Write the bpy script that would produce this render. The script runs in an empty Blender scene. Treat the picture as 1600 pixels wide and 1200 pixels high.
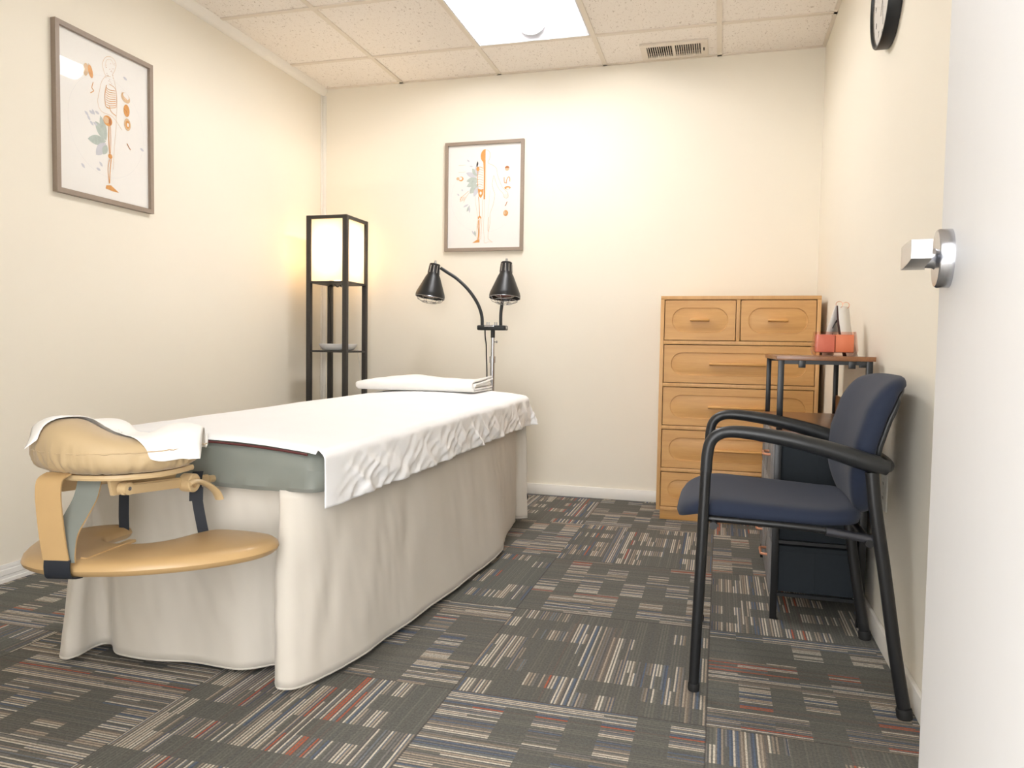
import bpy, bmesh, math, random
from mathutils import Vector, Matrix, noise

random.seed(7)
SC = bpy.context.scene
COL = SC.collection
PI = math.pi

# ------------------------------------------------------------------ camera
cam_d = bpy.data.cameras.new('camera')
cam = bpy.data.objects.new('camera', cam_d)
COL.objects.link(cam)
cam_d.sensor_width = 36.0
cam_d.lens = 1169.0162 / 1600 * 36.0
cam_d.clip_start = 0.02
def cam_matrix(loc, yaw, pitch, roll):
    f = Vector((math.sin(yaw) * math.cos(pitch), math.cos(yaw) * math.cos(pitch), math.sin(pitch)))
    r = Vector((math.cos(yaw), -math.sin(yaw), 0))
    u = r.cross(f)
    c, s = math.cos(roll), math.sin(roll)
    r2 = c * r + s * u
    u2 = -s * r + c * u
    m = Matrix.Identity(4)
    for i in range(3):
        m[i][0] = r2[i]; m[i][1] = u2[i]; m[i][2] = -f[i]; m[i][3] = loc[i]
    return m
cam.matrix_world = cam_matrix((2.405, -4.2043, 0.8546), -0.2708, -0.0501, 0.0153)
SC.camera = cam

# ------------------------------------------------------------------ world and exposure
W = bpy.data.worlds.new('world'); SC.world = W; W.use_nodes = True
W.node_tree.nodes['Background'].inputs[0].default_value = (1.0, 0.995, 0.99, 1)
W.node_tree.nodes['Background'].inputs[1].default_value = 4.3
SC.view_settings.view_transform = 'Standard'
SC.view_settings.look = 'None'
SC.view_settings.gamma = 1.0
SC.view_settings.exposure = 1.12
TROFFER_POWER = 17.5
LAMP_POWER = 1.8

# ------------------------------------------------------------------ node material helpers
def hexc(r, g, b):
    def f(c):
        c /= 255.0
        return c / 12.92 if c <= 0.04045 else ((c + 0.055) / 1.055) ** 2.4
    return (f(r), f(g), f(b), 1.0)

class NT:
    def __init__(self, mat):
        self.t = mat.node_tree; self.n = self.t.nodes; self.l = self.t.links
        self.bsdf = self.n['Principled BSDF']
    def new(self, kind, **kw):
        nd = self.n.new(kind)
        for k, v in kw.items(): setattr(nd, k, v)
        return nd
    def link(self, a, b): self.l.new(a, b)
    def math(self, op, a, b=None, c=None):
        nd = self.n.new('ShaderNodeMath'); nd.operation = op
        for i, v in enumerate((a, b, c)):
            if v is None: continue
            if isinstance(v, (int, float)): nd.inputs[i].default_value = v
            else: self.l.new(v, nd.inputs[i])
        return nd.outputs[0]
    def mix(self, fac, a, b):
        nd = self.n.new('ShaderNodeMix'); nd.data_type = 'RGBA'
        for sock, v in ((nd.inputs[0], fac), (nd.inputs[6], a), (nd.inputs[7], b)):
            if isinstance(v, (int, float)): sock.default_value = v
            elif isinstance(v, tuple): sock.default_value = v
            else: self.l.new(v, sock)
        return nd.outputs[2]
    def ramp(self, fac, stops, interp='LINEAR'):
        nd = self.n.new('ShaderNodeValToRGB'); nd.color_ramp.interpolation = interp
        els = nd.color_ramp.elements
        while len(els) < len(stops): els.new(0.5)
        for e, (p, c) in zip(els, stops): e.position = p; e.color = c
        self.l.new(fac, nd.inputs[0])
        return nd.outputs[0]
    def noise(self, scale, detail=2.0, vec=None, rough=0.5):
        nd = self.n.new('ShaderNodeTexNoise'); nd.inputs['Scale'].default_value = scale
        nd.inputs['Detail'].default_value = detail; nd.inputs['Roughness'].default_value = rough
        if vec is not None: self.l.new(vec, nd.inputs['Vector'])
        return nd.outputs['Fac']
    def coord(self):
        return self.n.new('ShaderNodeTexCoord').outputs['Object']
    def mapping(self, vec, scale=(1, 1, 1), rot=(0, 0, 0)):
        nd = self.n.new('ShaderNodeMapping'); nd.inputs['Scale'].default_value = scale
        nd.inputs['Rotation'].default_value = rot
        self.l.new(vec, nd.inputs['Vector']); return nd.outputs[0]
    def bump(self, h, strength=0.3, dist=0.002):
        nd = self.n.new('ShaderNodeBump'); nd.inputs['Strength'].default_value = strength
        nd.inputs['Distance'].default_value = dist
        self.l.new(h, nd.inputs['Height']); self.l.new(nd.outputs[0], self.bsdf.inputs['Normal'])

def mat(name, col, rough=0.5, metal=0.0, var=0.06, nscale=30.0, bump=0.0, bscale=200.0, bdist=0.001, sheen=0.0, spec=0.5, stretch=(1, 1, 1), coat=0.0):
    m = bpy.data.materials.new(name); m.use_nodes = True
    t = NT(m); b = t.bsdf
    b.inputs['Roughness'].default_value = rough; b.inputs['Metallic'].default_value = metal
    b.inputs['Specular IOR Level'].default_value = spec
    if sheen: b.inputs['Sheen Weight'].default_value = sheen
    if coat: b.inputs['Coat Weight'].default_value = coat
    co = t.coord(); v = t.mapping(co, stretch)
    f = t.noise(nscale, 3, v)
    dark = tuple(c * (1 - var) for c in col[:3]) + (1,); lite = tuple(min(1, c * (1 + var)) for c in col[:3]) + (1,)
    t.link(t.mix(f, dark, lite), b.inputs['Base Color'])
    if bump: t.bump(t.noise(bscale, 2, v), bump, bdist)
    return m

def emis(name, col, strength):
    m = bpy.data.materials.new(name); m.use_nodes = True
    b = m.node_tree.nodes['Principled BSDF']
    b.inputs['Base Color'].default_value = (0.9, 0.9, 0.9, 1)
    b.inputs['Emission Color'].default_value = col
    b.inputs['Emission Strength'].default_value = strength
    return m

M = {}
M['wall'] = mat('wall_paint', hexc(238, 231, 216), 0.75, var=0.02, nscale=1.5, bump=0.15, bscale=160, bdist=0.0006, spec=0.25)
M['white_trim'] = mat('white_trim_paint', hexc(238, 234, 226), 0.45, var=0.02)
M['vinyl'] = mat('white_ribbed_vinyl', hexc(232, 230, 226), 0.4, var=0.03)
M['door'] = mat('door_paint', hexc(202, 201, 200), 0.5, var=0.01, spec=0.3)
M['grid'] = mat('ceiling_grid_paint', hexc(226, 216, 202), 0.5, var=0.02)
M['duct_dark'] = mat('duct_dark', hexc(40, 38, 36), 0.9)
M['black_metal'] = mat('black_metal', hexc(22, 23, 25), 0.38, var=0.1, spec=0.5)
M['lamp_frame'] = mat('lamp_frame_wood', hexc(50, 46, 43), 0.45, var=0.15, stretch=(1, 1, 0.1), nscale=60)
M['black_plastic'] = mat('black_plastic', hexc(32, 34, 36), 0.42, var=0.08, bump=0.1, bscale=700, bdist=0.0003)
M['gunmetal'] = mat('gunmetal', hexc(88, 90, 98), 0.28, 0.8, var=0.1)
M['chrome'] = mat('brushed_steel', hexc(190, 192, 198), 0.25, 1.0, var=0.04, stretch=(1, 1, 12), nscale=80)
M['frame_wood'] = mat('grey_brown_frame', hexc(150, 134, 120), 0.45, var=0.08, nscale=120)
M['cushion_vinyl'] = mat('tan_vinyl', hexc(184, 152, 106), 0.38, var=0.04, bump=0.1, bscale=500, bdist=0.0003, coat=0.1)
M['tan_plastic'] = mat('tan_plastic', hexc(202, 176, 134), 0.4, var=0.03)
M['tan_cloth'] = mat('tan_cloth', hexc(186, 162, 124), 0.6, var=0.06, nscale=12, bump=0.2, bscale=600, bdist=0.0004, sheen=0.2)
M['black_strap'] = mat('black_webbing', hexc(22, 27, 36), 0.7, var=0.15, bump=0.3, bscale=900, bdist=0.0004)
M['grey_cover'] = mat('grey_satin_cover', hexc(126, 130, 123), 0.33, var=0.06, nscale=10, bump=0.1, bscale=500, bdist=0.0003, sheen=0.2)
M['sheet'] = mat('white_sheet', hexc(243, 243, 244), 0.7, var=0.02, nscale=8, bump=0.1, bscale=900, bdist=0.0003, sheen=0.1)
M['tissue'] = mat('white_tissue', hexc(247, 245, 242), 0.8, var=0.02, nscale=20, bump=0.2, bscale=400, bdist=0.0005)
M['skirt'] = mat('beige_skirt_cloth', hexc(206, 199, 187), 0.75, var=0.04, nscale=6, bump=0.15, bscale=800, bdist=0.0004, sheen=0.2)
M['towel'] = mat('white_towel', hexc(246, 244, 240), 0.9, var=0.02, bump=0.5, bscale=700, bdist=0.001, sheen=0.3)
M['navy_fabric'] = mat('navy_upholstery', hexc(27, 37, 58), 0.85, var=0.14, nscale=500, bump=0.3, bscale=900, bdist=0.0005, sheen=0.05)
M['dark_fabric'] = mat('black_drawer_fabric', hexc(25, 33, 40), 0.8, var=0.12, nscale=60, bump=0.2, bscale=700, bdist=0.0004)
M['grey_weathered'] = mat('grey_weathered_front', hexc(128, 126, 126), 0.65, var=0.25, nscale=40, stretch=(1, 5, 0.4), bump=0.1, bscale=60)
M['copper'] = mat('copper_metal', hexc(206, 146, 116), 0.35, 0.6, var=0.05)
M['bowl'] = mat('white_ceramic', hexc(240, 240, 240), 0.3, var=0.02)
M['white_plastic'] = mat('white_plastic', hexc(230, 228, 220), 0.4, var=0.02)
M['paper'] = mat('print_paper', hexc(232, 229, 224), 0.6, var=0.01)
M['ink_orange'] = mat('ink_orange', hexc(212, 150, 80), 0.6, var=0.2, nscale=90)
M['ink_pale'] = mat('ink_pale_tan', hexc(212, 180, 142), 0.6, var=0.1, nscale=90)
M['ink_rust'] = mat('ink_rust', hexc(178, 112, 62), 0.6, var=0.2, nscale=90)
M['ink_green'] = mat('ink_grey_green', hexc(176, 186, 178), 0.6, var=0.2, nscale=60)
M['ink_grey'] = mat('ink_grey', hexc(196, 196, 202), 0.6, var=0.1, nscale=60)
M['ink_black'] = mat('ink_black', hexc(40, 38, 40), 0.6)
M['bulb_red'] = mat('heat_bulb_glass', hexc(90, 50, 46), 0.2, var=0.05)
M['dark_card'] = mat('dark_brown_card', hexc(74, 48, 44), 0.6)
M['rubber'] = mat('black_rubber', hexc(20, 20, 20), 0.7)

def wood(name, c1, c2, rough=0.5, axis='x', scale=1.0):
    m = bpy.data.materials.new(name); m.use_nodes = True
    t = NT(m); co = t.coord()
    st = {'x': (1.2, 14, 14), 'y': (14, 1.2, 14), 'z': (14, 14, 1.2)}[axis]
    v = t.mapping(co, tuple(s * scale for s in st))
    n1 = t.noise(2.2, 5, v, 0.6); n2 = t.noise(14, 3, v, 0.6)
    f = t.math('ADD', t.math('MULTIPLY', n1, 0.7), t.math('MULTIPLY', n2, 0.3))
    col = t.ramp(f, [(0.3, c1), (0.7, c2)])
    t.link(col, t.bsdf.inputs['Base Color'])
    t.bsdf.inputs['Roughness'].default_value = rough
    t.bump(n2, 0.08, 0.0005)
    return m
M['oak'] = wood('honey_oak', hexc(196, 144, 80), hexc(216, 166, 100), 0.45, 'x')
M['oak_side'] = wood('honey_oak_side', hexc(200, 152, 96), hexc(218, 172, 114), 0.45, 'z')
M['walnut'] = wood('reddish_walnut', hexc(120, 78, 50), hexc(152, 104, 66), 0.3, 'y')
M['walnut_edge'] = wood('walnut_edge', hexc(112, 70, 54), hexc(136, 90, 70), 0.45, 'y')

def glass(name, col=(1, 1, 1, 1), rough=0.0, ior=1.45, thin=True):
    m = bpy.data.materials.new(name); m.use_nodes = True
    t = NT(m); n = t.n
    g = n.new('ShaderNodeBsdfGlossy'); g.inputs['Roughness'].default_value = rough
    tr = n.new('ShaderNodeBsdfTransparent'); tr.inputs[0].default_value = col
    lw = n.new('ShaderNodeLayerWeight'); r0 = ((ior - 1) / (ior + 1)) ** 2
    pw = t.math('POWER', lw.outputs['Facing'], 5.0)
    fac = t.math('ADD', r0, t.math('MULTIPLY', pw, 0.75))
    mx = n.new('ShaderNodeMixShader')
    t.link(fac, mx.inputs[0]); t.link(tr.outputs[0], mx.inputs[1]); t.link(g.outputs[0], mx.inputs[2])
    t.link(mx.outputs[0], n['Material Output'].inputs[0])
    return m
M['glass'] = glass('picture_glass', ior=1.3)
M['clock_glass'] = glass('clock_glass', ior=1.06)
M['pink_glass'] = glass('pink_glass', hexc(253, 242, 238), 0.02, ior=1.35)

def carpet_material():
    m = bpy.data.materials.new('carpet_tiles'); m.use_nodes = True
    t = NT(m)
    co = t.n.new('ShaderNodeTexCoord').outputs['Object']
    sep = t.new('ShaderNodeSeparateXYZ'); t.link(co, sep.inputs[0])
    T = 0.6108
    X = t.math('DIVIDE', t.math('SUBTRACT', sep.outputs[0], 1.7865), T)
    Y = t.math('DIVIDE', t.math('ADD', sep.outputs[1], 1.8744), T)
    ix = t.math('FLOOR', X); iy = t.math('FLOOR', Y)
    fx = t.math('SUBTRACT', X, ix); fy = t.math('SUBTRACT', Y, iy)
    par = t.math('FLOORED_MODULO', t.math('ADD', ix, iy), 2.0)           # 1: stripes run along y
    seed = t.math('ADD', t.math('MULTIPLY', ix, 7.31), t.math('MULTIPLY', iy, 13.77))
    inv = t.math('SUBTRACT', 1.0, par)
    u = t.math('ADD', t.math('MULTIPLY', par, fy), t.math('MULTIPLY', inv, fx))   # along the stripe
    v = t.math('ADD', t.math('MULTIPLY', par, fx), t.math('MULTIPLY', inv, fy))   # across the stripes
    def white(w, x):
        nd = t.new('ShaderNodeTexWhiteNoise', noise_dimensions='2D')
        cb = t.new('ShaderNodeCombineXYZ')
        for i, s in enumerate((w, x)):
            if isinstance(s, (int, float)): cb.inputs[i].default_value = s
            else: t.link(s, cb.inputs[i])
        t.link(cb.outputs[0], nd.inputs['Vector'])
        return nd.outputs['Value']
    # patches: rows along u, columns across v with a jitter per row
    NU = 8.0
    ru = t.math('FLOOR', t.math('MULTIPLY', u, NU))
    jit = t.math('MULTIPLY', white(ru, seed), 0.9)
    cv = t.math('FLOOR', t.math('ADD', t.math('MULTIPLY', v, 4.0), jit))
    p1 = white(t.math('ADD', t.math('MULTIPLY', ru, 3.17), cv), t.math('ADD', seed, 0.5))
    # alternate rows: more patches in even rows, few in odd rows
    odd = t.math('FLOORED_MODULO', t.math('ADD', ru, cv), 2.0)
    thr = t.math('ADD', 0.12, t.math('MULTIPLY', odd, 0.60))
    patch = t.math('GREATER_THAN', p1, thr)
    # fine lines across v
    pitch = 74.0
    li = t.math('FLOOR', t.math('MULTIPLY', v, pitch))
    lf = t.math('FRACT', t.math('MULTIPLY', v, pitch))
    wl = white(li, t.math('ADD', seed, 3.3))
    line = t.ramp(wl, [(0.0, hexc(124, 120, 116)), (0.12, hexc(196, 186, 170)), (0.34, hexc(150, 138, 124)),
                       (0.50, hexc(206, 198, 182)), (0.64, hexc(92, 104, 122)), (0.74, hexc(170, 156, 140)),
                       (0.85, hexc(112, 106, 102)), (0.93, hexc(176, 96, 72)), (0.965, hexc(116, 120, 124))], 'CONSTANT')
    gap = t.math('GREATER_THAN', lf, 0.52)
    second = t.ramp(white(li, t.math('ADD', seed, 6.1)), [(0.0, hexc(92, 92, 90)), (0.5, hexc(118, 108, 98)), (0.75, hexc(80, 88, 102))], 'CONSTANT')
    line = t.mix(t.math('MULTIPLY', gap, 0.85), line, second)
    big = t.noise(1.2, 3, co)
    basev = t.mix(big, hexc(92, 94, 89), hexc(108, 108, 103))
    tint = white(seed, 2.2)
    basev = t.mix(t.math('MULTIPLY', tint, 0.25), basev, hexc(98, 90, 84))
    faint = t.mix(0.07, basev, line)
    hasline = t.math('GREATER_THAN', white(t.math('ADD', li, t.math('MULTIPLY', ru, 31.0)), t.math('ADD', seed, 9.1)), 0.15)
    dash = t.noise(300, 1, co, 0.6)
    dfac = t.math('MULTIPLY', t.math('GREATER_THAN', dash, 0.44), 0.35)
    fac = t.math('MULTIPLY', t.math('MULTIPLY', patch, hasline), t.math('ADD', 0.65, dfac))
    col = t.mix(fac, faint, line)
    # edge seam of each tile
    e1 = t.math('LESS_THAN', t.math('MINIMUM', t.math('MINIMUM', fx, t.math('SUBTRACT', 1.0, fx)), t.math('MINIMUM', fy, t.math('SUBTRACT', 1.0, fy))), 0.003)
    col = t.mix(t.math('MULTIPLY', e1, 0.5), col, hexc(60, 58, 56))
    # loop pile mottling
    n = t.noise(420, 2, co, 0.7)
    n2 = t.noise(160, 2, co, 0.7)
    mot = t.math('ADD', 0.20, t.math('ADD', t.math('MULTIPLY', n, 0.66), t.math('MULTIPLY', n2, 0.90)))
    vm = t.new('ShaderNodeVectorMath', operation='SCALE'); t.link(col, vm.inputs[0]); t.link(mot, vm.inputs['Scale'])
    t.link(vm.outputs[0], t.bsdf.inputs['Base Color'])
    t.bsdf.inputs['Roughness'].default_value = 0.95
    t.bsdf.inputs['Specular IOR Level'].default_value = 0.1
    t.bump(n, 0.5, 0.002)
    return m
M['carpet'] = carpet_material()

def ceiling_tile_material():
    m = bpy.data.materials.new('fissured_tile'); m.use_nodes = True
    t = NT(m); co = t.coord()
    vo = t.new('ShaderNodeTexNoise'); vo.inputs['Scale'].default_value = 105; vo.inputs['Detail'].default_value = 4
    vo.inputs['Distortion'].default_value = 1.2
    v = t.mapping(co, (1, 0.55, 1)); t.link(v, vo.inputs['Vector'])
    f = vo.outputs['Fac']
    hole = t.ramp(f, [(0.34, (1, 1, 1, 1)), (0.39, (0, 0, 0, 1))])
    fl = t.noise(260, 2, co)
    fleck = t.ramp(fl, [(0.30, (1, 1, 1, 1)), (0.36, (0, 0, 0, 1))])
    c = t.mix(t.math('MULTIPLY', hole, 0.7), hexc(243, 236, 228), hexc(186, 172, 158))
    c = t.mix(t.math('MULTIPLY', fleck, 0.35), c, hexc(190, 170, 150))
    t.link(c, t.bsdf.inputs['Base Color']); t.bsdf.inputs['Roughness'].default_value = 0.9
    t.bump(t.math('ADD', f, t.math('MULTIPLY', fl, 0.3)), 0.4, 0.002)
    return m
M['tile'] = ceiling_tile_material()

# ------------------------------------------------------------------ mesh helpers
def box(bm, x0, x1, y0, y1, z0, z1, bev=0.0, seg=2, mi=0):
    vs = [bm.verts.new((x, y, z)) for z in (z0, z1) for y in (y0, y1) for x in (x0, x1)]
    idx = [(0, 2, 3, 1), (4, 5, 7, 6), (0, 1, 5, 4), (2, 6, 7, 3), (0, 4, 6, 2), (1, 3, 7, 5)]
    fs = [bm.faces.new([vs[i] for i in f]) for f in idx]
    for f in fs: f.material_index = mi
    if bev > 0:
        es = list({e for f in fs for e in f.edges})
        r = bmesh.ops.bevel(bm, geom=es, offset=bev, segments=seg, profile=0.5, affect='EDGES')
        for f in r['faces']: f.material_index = mi
    return vs

def frames(path, up=None):
    n = len(path); P = [Vector(p) for p in path]; out = []
    prev = None
    for i in range(n):
        t = (P[min(i + 1, n - 1)] - P[max(i - 1, 0)]).normalized()
        if up is not None:
            s = t.cross(Vector(up))
            if s.length < 1e-6: s = prev[1] if prev else t.orthogonal()
            s.normalize()
        elif prev is None:
            s = t.orthogonal().normalized()
        else:
            s = prev[1] - t * prev[1].dot(t); s.normalize()
        b = s.cross(t).normalized()
        prev = (t, s, b); out.append((P[i], s, b))
    return out

def tube(bm, path, r, seg=12, flat=None, up=None, cap=True, mi=0):
    """r: radius or list; flat: second radius (along b) or list."""
    fr = frames(path, up); rings = []
    for i, (p, s, b) in enumerate(fr):
        ra = r[i] if isinstance(r, (list, tuple)) else r
        rb = ra if flat is None else (flat[i] if isinstance(flat, (list, tuple)) else flat)
        rings.append([bm.verts.new(p + s * ra * math.cos(a) + b * rb * math.sin(a)) for a in [2 * PI * k / seg for k in range(seg)]])
    for i in range(len(rings) - 1):
        for k in range(seg):
            f = bm.faces.new((rings[i][k], rings[i][(k + 1) % seg], rings[i + 1][(k + 1) % seg], rings[i + 1][k])); f.material_index = mi
    if cap:
        for rg in (rings[0][::-1], rings[-1]):
            f = bm.faces.new(rg); f.material_index = mi
    return rings

def spline(pts, n=8):
    P = [Vector(p) for p in pts]; out = []
    for i in range(len(P) - 1):
        a = P[max(i - 1, 0)]; b = P[i]; c = P[i + 1]; d = P[min(i + 2, len(P) - 1)]
        for k in range(n):
            t = k / n
            out.append(0.5 * ((2 * b) + (c - a) * t + (2 * a - 5 * b + 4 * c - d) * t * t + (-a + 3 * b - 3 * c + d) * t ** 3))
    out.append(P[-1]); return out

def lathe(bm, prof, origin=(0, 0, 0), axis=(0, 0, 1), seg=32, mi=0, sx=1.0, sy=1.0):
    """prof: list of (radius, height along axis)."""
    q = Vector((0, 0, 1)).rotation_difference(Vector(axis).normalized()); o = Vector(origin)
    rings = []
    for rr, h in prof:
        if rr < 1e-6:
            rings.append([bm.verts.new(o + q @ Vector((0, 0, h)))])
        else:
            rings.append([bm.verts.new(o + q @ Vector((rr * math.cos(2 * PI * k / seg) * sx, rr * math.sin(2 * PI * k / seg) * sy, h))) for k in range(seg)])
    for a, b in zip(rings, rings[1:]):
        for k in range(seg):
            k2 = (k + 1) % seg
            if len(a) == 1 and len(b) == 1: continue
            if len(a) == 1: f = bm.faces.new((a[0], b[k2], b[k]))
            elif len(b) == 1: f = bm.faces.new((a[k], a[k2], b[0]))
            else: f = bm.faces.new((a[k], a[k2], b[k2], b[k]))
            f.material_index = mi

def prism(bm, pts, ext, mi=0):
    """closed polygon (3D points) extruded by vector ext."""
    e = Vector(ext)
    a = [bm.verts.new(Vector(p)) for p in pts]; b = [bm.verts.new(Vector(p) + e) for p in pts]
    n = len(pts)
    fs = [bm.faces.new(a[::-1]), bm.faces.new(b)]
    for k in range(n): fs.append(bm.faces.new((a[k], a[(k + 1) % n], b[(k + 1) % n], b[k])))
    for f in fs: f.material_index = mi
    return fs

def grid_surf(bm, rows, closed=False, mi=0):
    R = [[bm.verts.new(p) for p in r] for r in rows]
    for i in range(len(R) - 1):
        m = len(R[i]); rng = m if closed else m - 1
        for k in range(rng):
            f = bm.faces.new((R[i][k], R[i][(k + 1) % m], R[i + 1][(k + 1) % m], R[i + 1][k])); f.material_index = mi
    return R

def obj(name, bm, mats, parent=None, smooth=True, sharp=38, solid=0.0, label=None, cat=None, group=None, kind=None, subsurf=0, recalc=True):
    if recalc: bmesh.ops.recalc_face_normals(bm, faces=bm.faces)
    for e in bm.edges:
        if len(e.link_faces) == 2:
            try: e.smooth = e.calc_face_angle() < math.radians(sharp)
            except ValueError: pass
    for f in bm.faces: f.smooth = smooth
    me = bpy.data.meshes.new(name); bm.to_mesh(me); bm.free()
    for m in (mats if isinstance(mats, (list, tuple)) else [mats]): me.materials.append(M[m] if isinstance(m, str) else m)
    o = bpy.data.objects.new(name, me); COL.objects.link(o)
    if parent is not None:
        o.parent = parent; o.matrix_parent_inverse = Matrix.Translation(-world_loc(parent))
    if solid:
        md = o.modifiers.new('thickness', 'SOLIDIFY'); md.thickness = solid; md.offset = -1
    if subsurf:
        md = o.modifiers.new('subsurf', 'SUBSURF'); md.levels = subsurf; md.render_levels = subsurf
    return tag(o, label, cat, group, kind)

def world_loc(o):
    v = Vector(o.location)
    return v if o.parent is None else (v if o.type == 'EMPTY' else world_loc(o.parent) if o.type == 'MESH' else v)

def tag(o, label=None, cat=None, group=None, kind=None):
    if label: o['label'] = label
    if cat: o['category'] = cat
    if group: o['group'] = group
    if kind: o['kind'] = kind
    return o

def thing(name, loc, label, cat, group=None):
    o = bpy.data.objects.new(name, None); COL.objects.link(o); o.location = loc; o.empty_display_size = 0.05
    return tag(o, label, cat, group)

def struct(name, bm, mats, **kw):
    return obj(name, bm, mats, kind='structure', **kw)

def B(): return bmesh.new()

# ================================================================== THE ROOM
H = 2.4166; WX = 2.882; FY = -4.12
C0, S = 0.5273, 0.6096
ROWA = -0.407

bm = B(); box(bm, -0.1, WX + 0.1, -6.2, 0.1, -0.05, 0.0)
struct('floor', bm, 'carpet')
bm = B(); box(bm, -0.12, 0.0, FY - 0.12, 0.12, 0, H + 0.25)
struct('wall_left', bm, 'wall')
bm = B(); box(bm, 0.0, WX, 0.0, 0.12, 0, H + 0.25)
struct('wall_back', bm, 'wall')
bm = B(); box(bm, WX, WX + 0.12, FY - 0.12, 0.12, 0, H + 0.25)
struct('wall_right', bm, 'wall')
DX0, DX1, DH = 1.60, 2.56, 2.06
bm = B()
box(bm, 0.0, DX0, FY - 0.12, FY, 0, H + 0.25)
box(bm, DX1 + 0.03, WX, FY - 0.12, FY, 0, H + 0.25)
box(bm, DX0, DX1 + 0.03, FY - 0.12, FY, DH, H + 0.25)
struct('wall_front', bm, 'wall')
bm = B()
for x0, x1 in ((DX0, DX0 + 0.02), (DX1 + 0.01, DX1 + 0.03)): box(bm, x0, x1, FY - 0.125, FY + 0.004, 0, DH, 0.002)
box(bm, DX0, DX1 + 0.03, FY - 0.125, FY + 0.004, DH - 0.02, DH, 0.002)
struct('trim_3', bm, 'white_trim')

# ceiling: lay-in tiles, with the light and the return vent cut out of the grid
LX0, LX1, LY1, LY0 = C0 + S, C0 + 2 * S, ROWA, ROWA - 2 * S
VX0, VX1, VY0, VY1 = 1.985, 2.272, -0.215, -0.062           # duct opening of the vent
xs = [0.0] + [C0 + k * S for k in range(4)] + [WX]
ys = [0.0, ROWA]
while ys[-1] > FY + 0.01: ys.append(max(ys[-1] - S, FY))
bm = B()
def tilebox(x0, x1, y0, y1):
    g = 0.003
    box(bm, x0 + g, x1 - g, y0 + g, y1 - g, H + 0.003, H + 0.018)
for i in range(len(xs) - 1):
    for j in range(len(ys) - 1):
        x0, x1, y1, y0 = xs[i], xs[i + 1], ys[j], ys[j + 1]
        if i == 2 and j in (1, 2): continue
        if i == 3 and j == 0:
            g = 0.003
            box(bm, x0 + g, VX0, y0 + g, y1 - g, H + 0.003, H + 0.018); box(bm, VX1, x1 - g, y0 + g, y1 - g, H + 0.003, H + 0.018)
            box(bm, VX0, VX1, y0 + g, VY0, H + 0.003, H + 0.018); box(bm, VX0, VX1, VY1, y1 - g, H + 0.003, H + 0.018)
            continue
        tilebox(x0, x1, y0, y1)
box(bm, 0, WX, FY, 0, H + 0.24, H + 0.25)
struct('ceiling', bm, 'tile')
bm = B()
tw = 0.012
for x in xs[1:-1]: box(bm, x - tw, x + tw, FY, 0, H - 0.003, H + 0.004)
for y in ys[1:-1]:
    for i in range(len(xs) - 1):
        xa = xs[i] + (tw if i else 0); xb = xs[i + 1] - (tw if i < len(xs) - 2 else 0)
        if i == 2 and abs(y - ys[2]) < 1e-4: continue
        box(bm, xa, xb, y - tw, y + tw, H - 0.003, H + 0.004)
# wall angle on the back and right walls
box(bm, 0.0, WX, -0.018, -0.0005, H - 0.003, H + 0.004)
box(bm, WX - 0.018, WX - 0.0005, FY, -0.018, H - 0.003, H + 0.004)
struct('trim_1', bm, 'grid', smooth=False)
# white cove along the left wall and cover strip up the corner
bm = B()
prof = [(0.0005, 2.375), (0.014, 2.377), (0.022, 2.386), (0.030, 2.402), (0.034, H + 0.002), (0.0005, H + 0.002)]
prism(bm, [(x, FY, z) for x, z in prof], (0, -FY - 0.0005, 0))
struct('trim_2', bm, 'white_trim', sharp=60)
bm = B(); box(bm, 0.0005, 0.026, -0.006, -0.0005, 0.06, 2.376, 0.002); box(bm, 0.0005, 0.006, -0.026, -0.006, 0.06, 2.376, 0.002)
struct('trim_4', bm, 'white_trim')

# baseboards
bm = B(); box(bm, 0.014, WX - 0.014, -0.013, -0.0005, 0, 0.062, 0.002)
struct('baseboard_back', bm, 'white_trim')
bm = B(); box(bm, WX - 0.013, WX - 0.0005, FY, 0, 0, 0.062, 0.003)
struct('baseboard_right', bm, 'white_trim')
bm = B()
prof = [(0.0005, 0.0), (0.012, 0.0), (0.012, 0.012), (0.009, 0.014), (0.009, 0.024), (0.012, 0.027), (0.011, 0.044), (0.008, 0.046), (0.008, 0.052), (0.006, 0.062), (0.0005, 0.062)]
prism(bm, [(x, FY, z) for x, z in prof], (0, -FY - 0.014, 0))
struct('baseboard_left', bm, 'vinyl', smooth=False)

# ------------------------------------------------------------------ the open door
dd = Vector((-math.sin(math.radians(5.7)), -math.cos(math.radians(5.7)), 0))   # from free edge to hinge
dn = Vector((dd.y, -dd.x, 0))                                                   # out of the visible face (towards -x)
E0 = Vector((2.655, -3.2, 0.012))
def dpt(a, b, z): return E0 + dd * a + dn * b + Vector((0, 0, z - 0.012))       # a along door, b out of face
bm = B()
prism(bm, [dpt(0, 0, 0.012), dpt(0.905, 0, 0.012), dpt(0.905, -0.042, 0.012), dpt(0, -0.042, 0.012)], (0, 0, 2.02))
bmesh.ops.bevel(bm, geom=list(bm.edges), offset=0.0015, segments=1, affect='EDGES')
door = struct('door_1', bm, 'door')
HZ = 0.960
bm = B()
rc = dpt(0.066, 0, HZ)
lathe(bm, [(0, 0.0), (0.0325, 0.0), (0.0325, 0.0125), (0.031, 0.0145), (0.012, 0.0155), (0.0105, 0.018), (0.0095, 0.036), (0, 0.036)], rc, dn, 40)
a = 0.066
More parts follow.
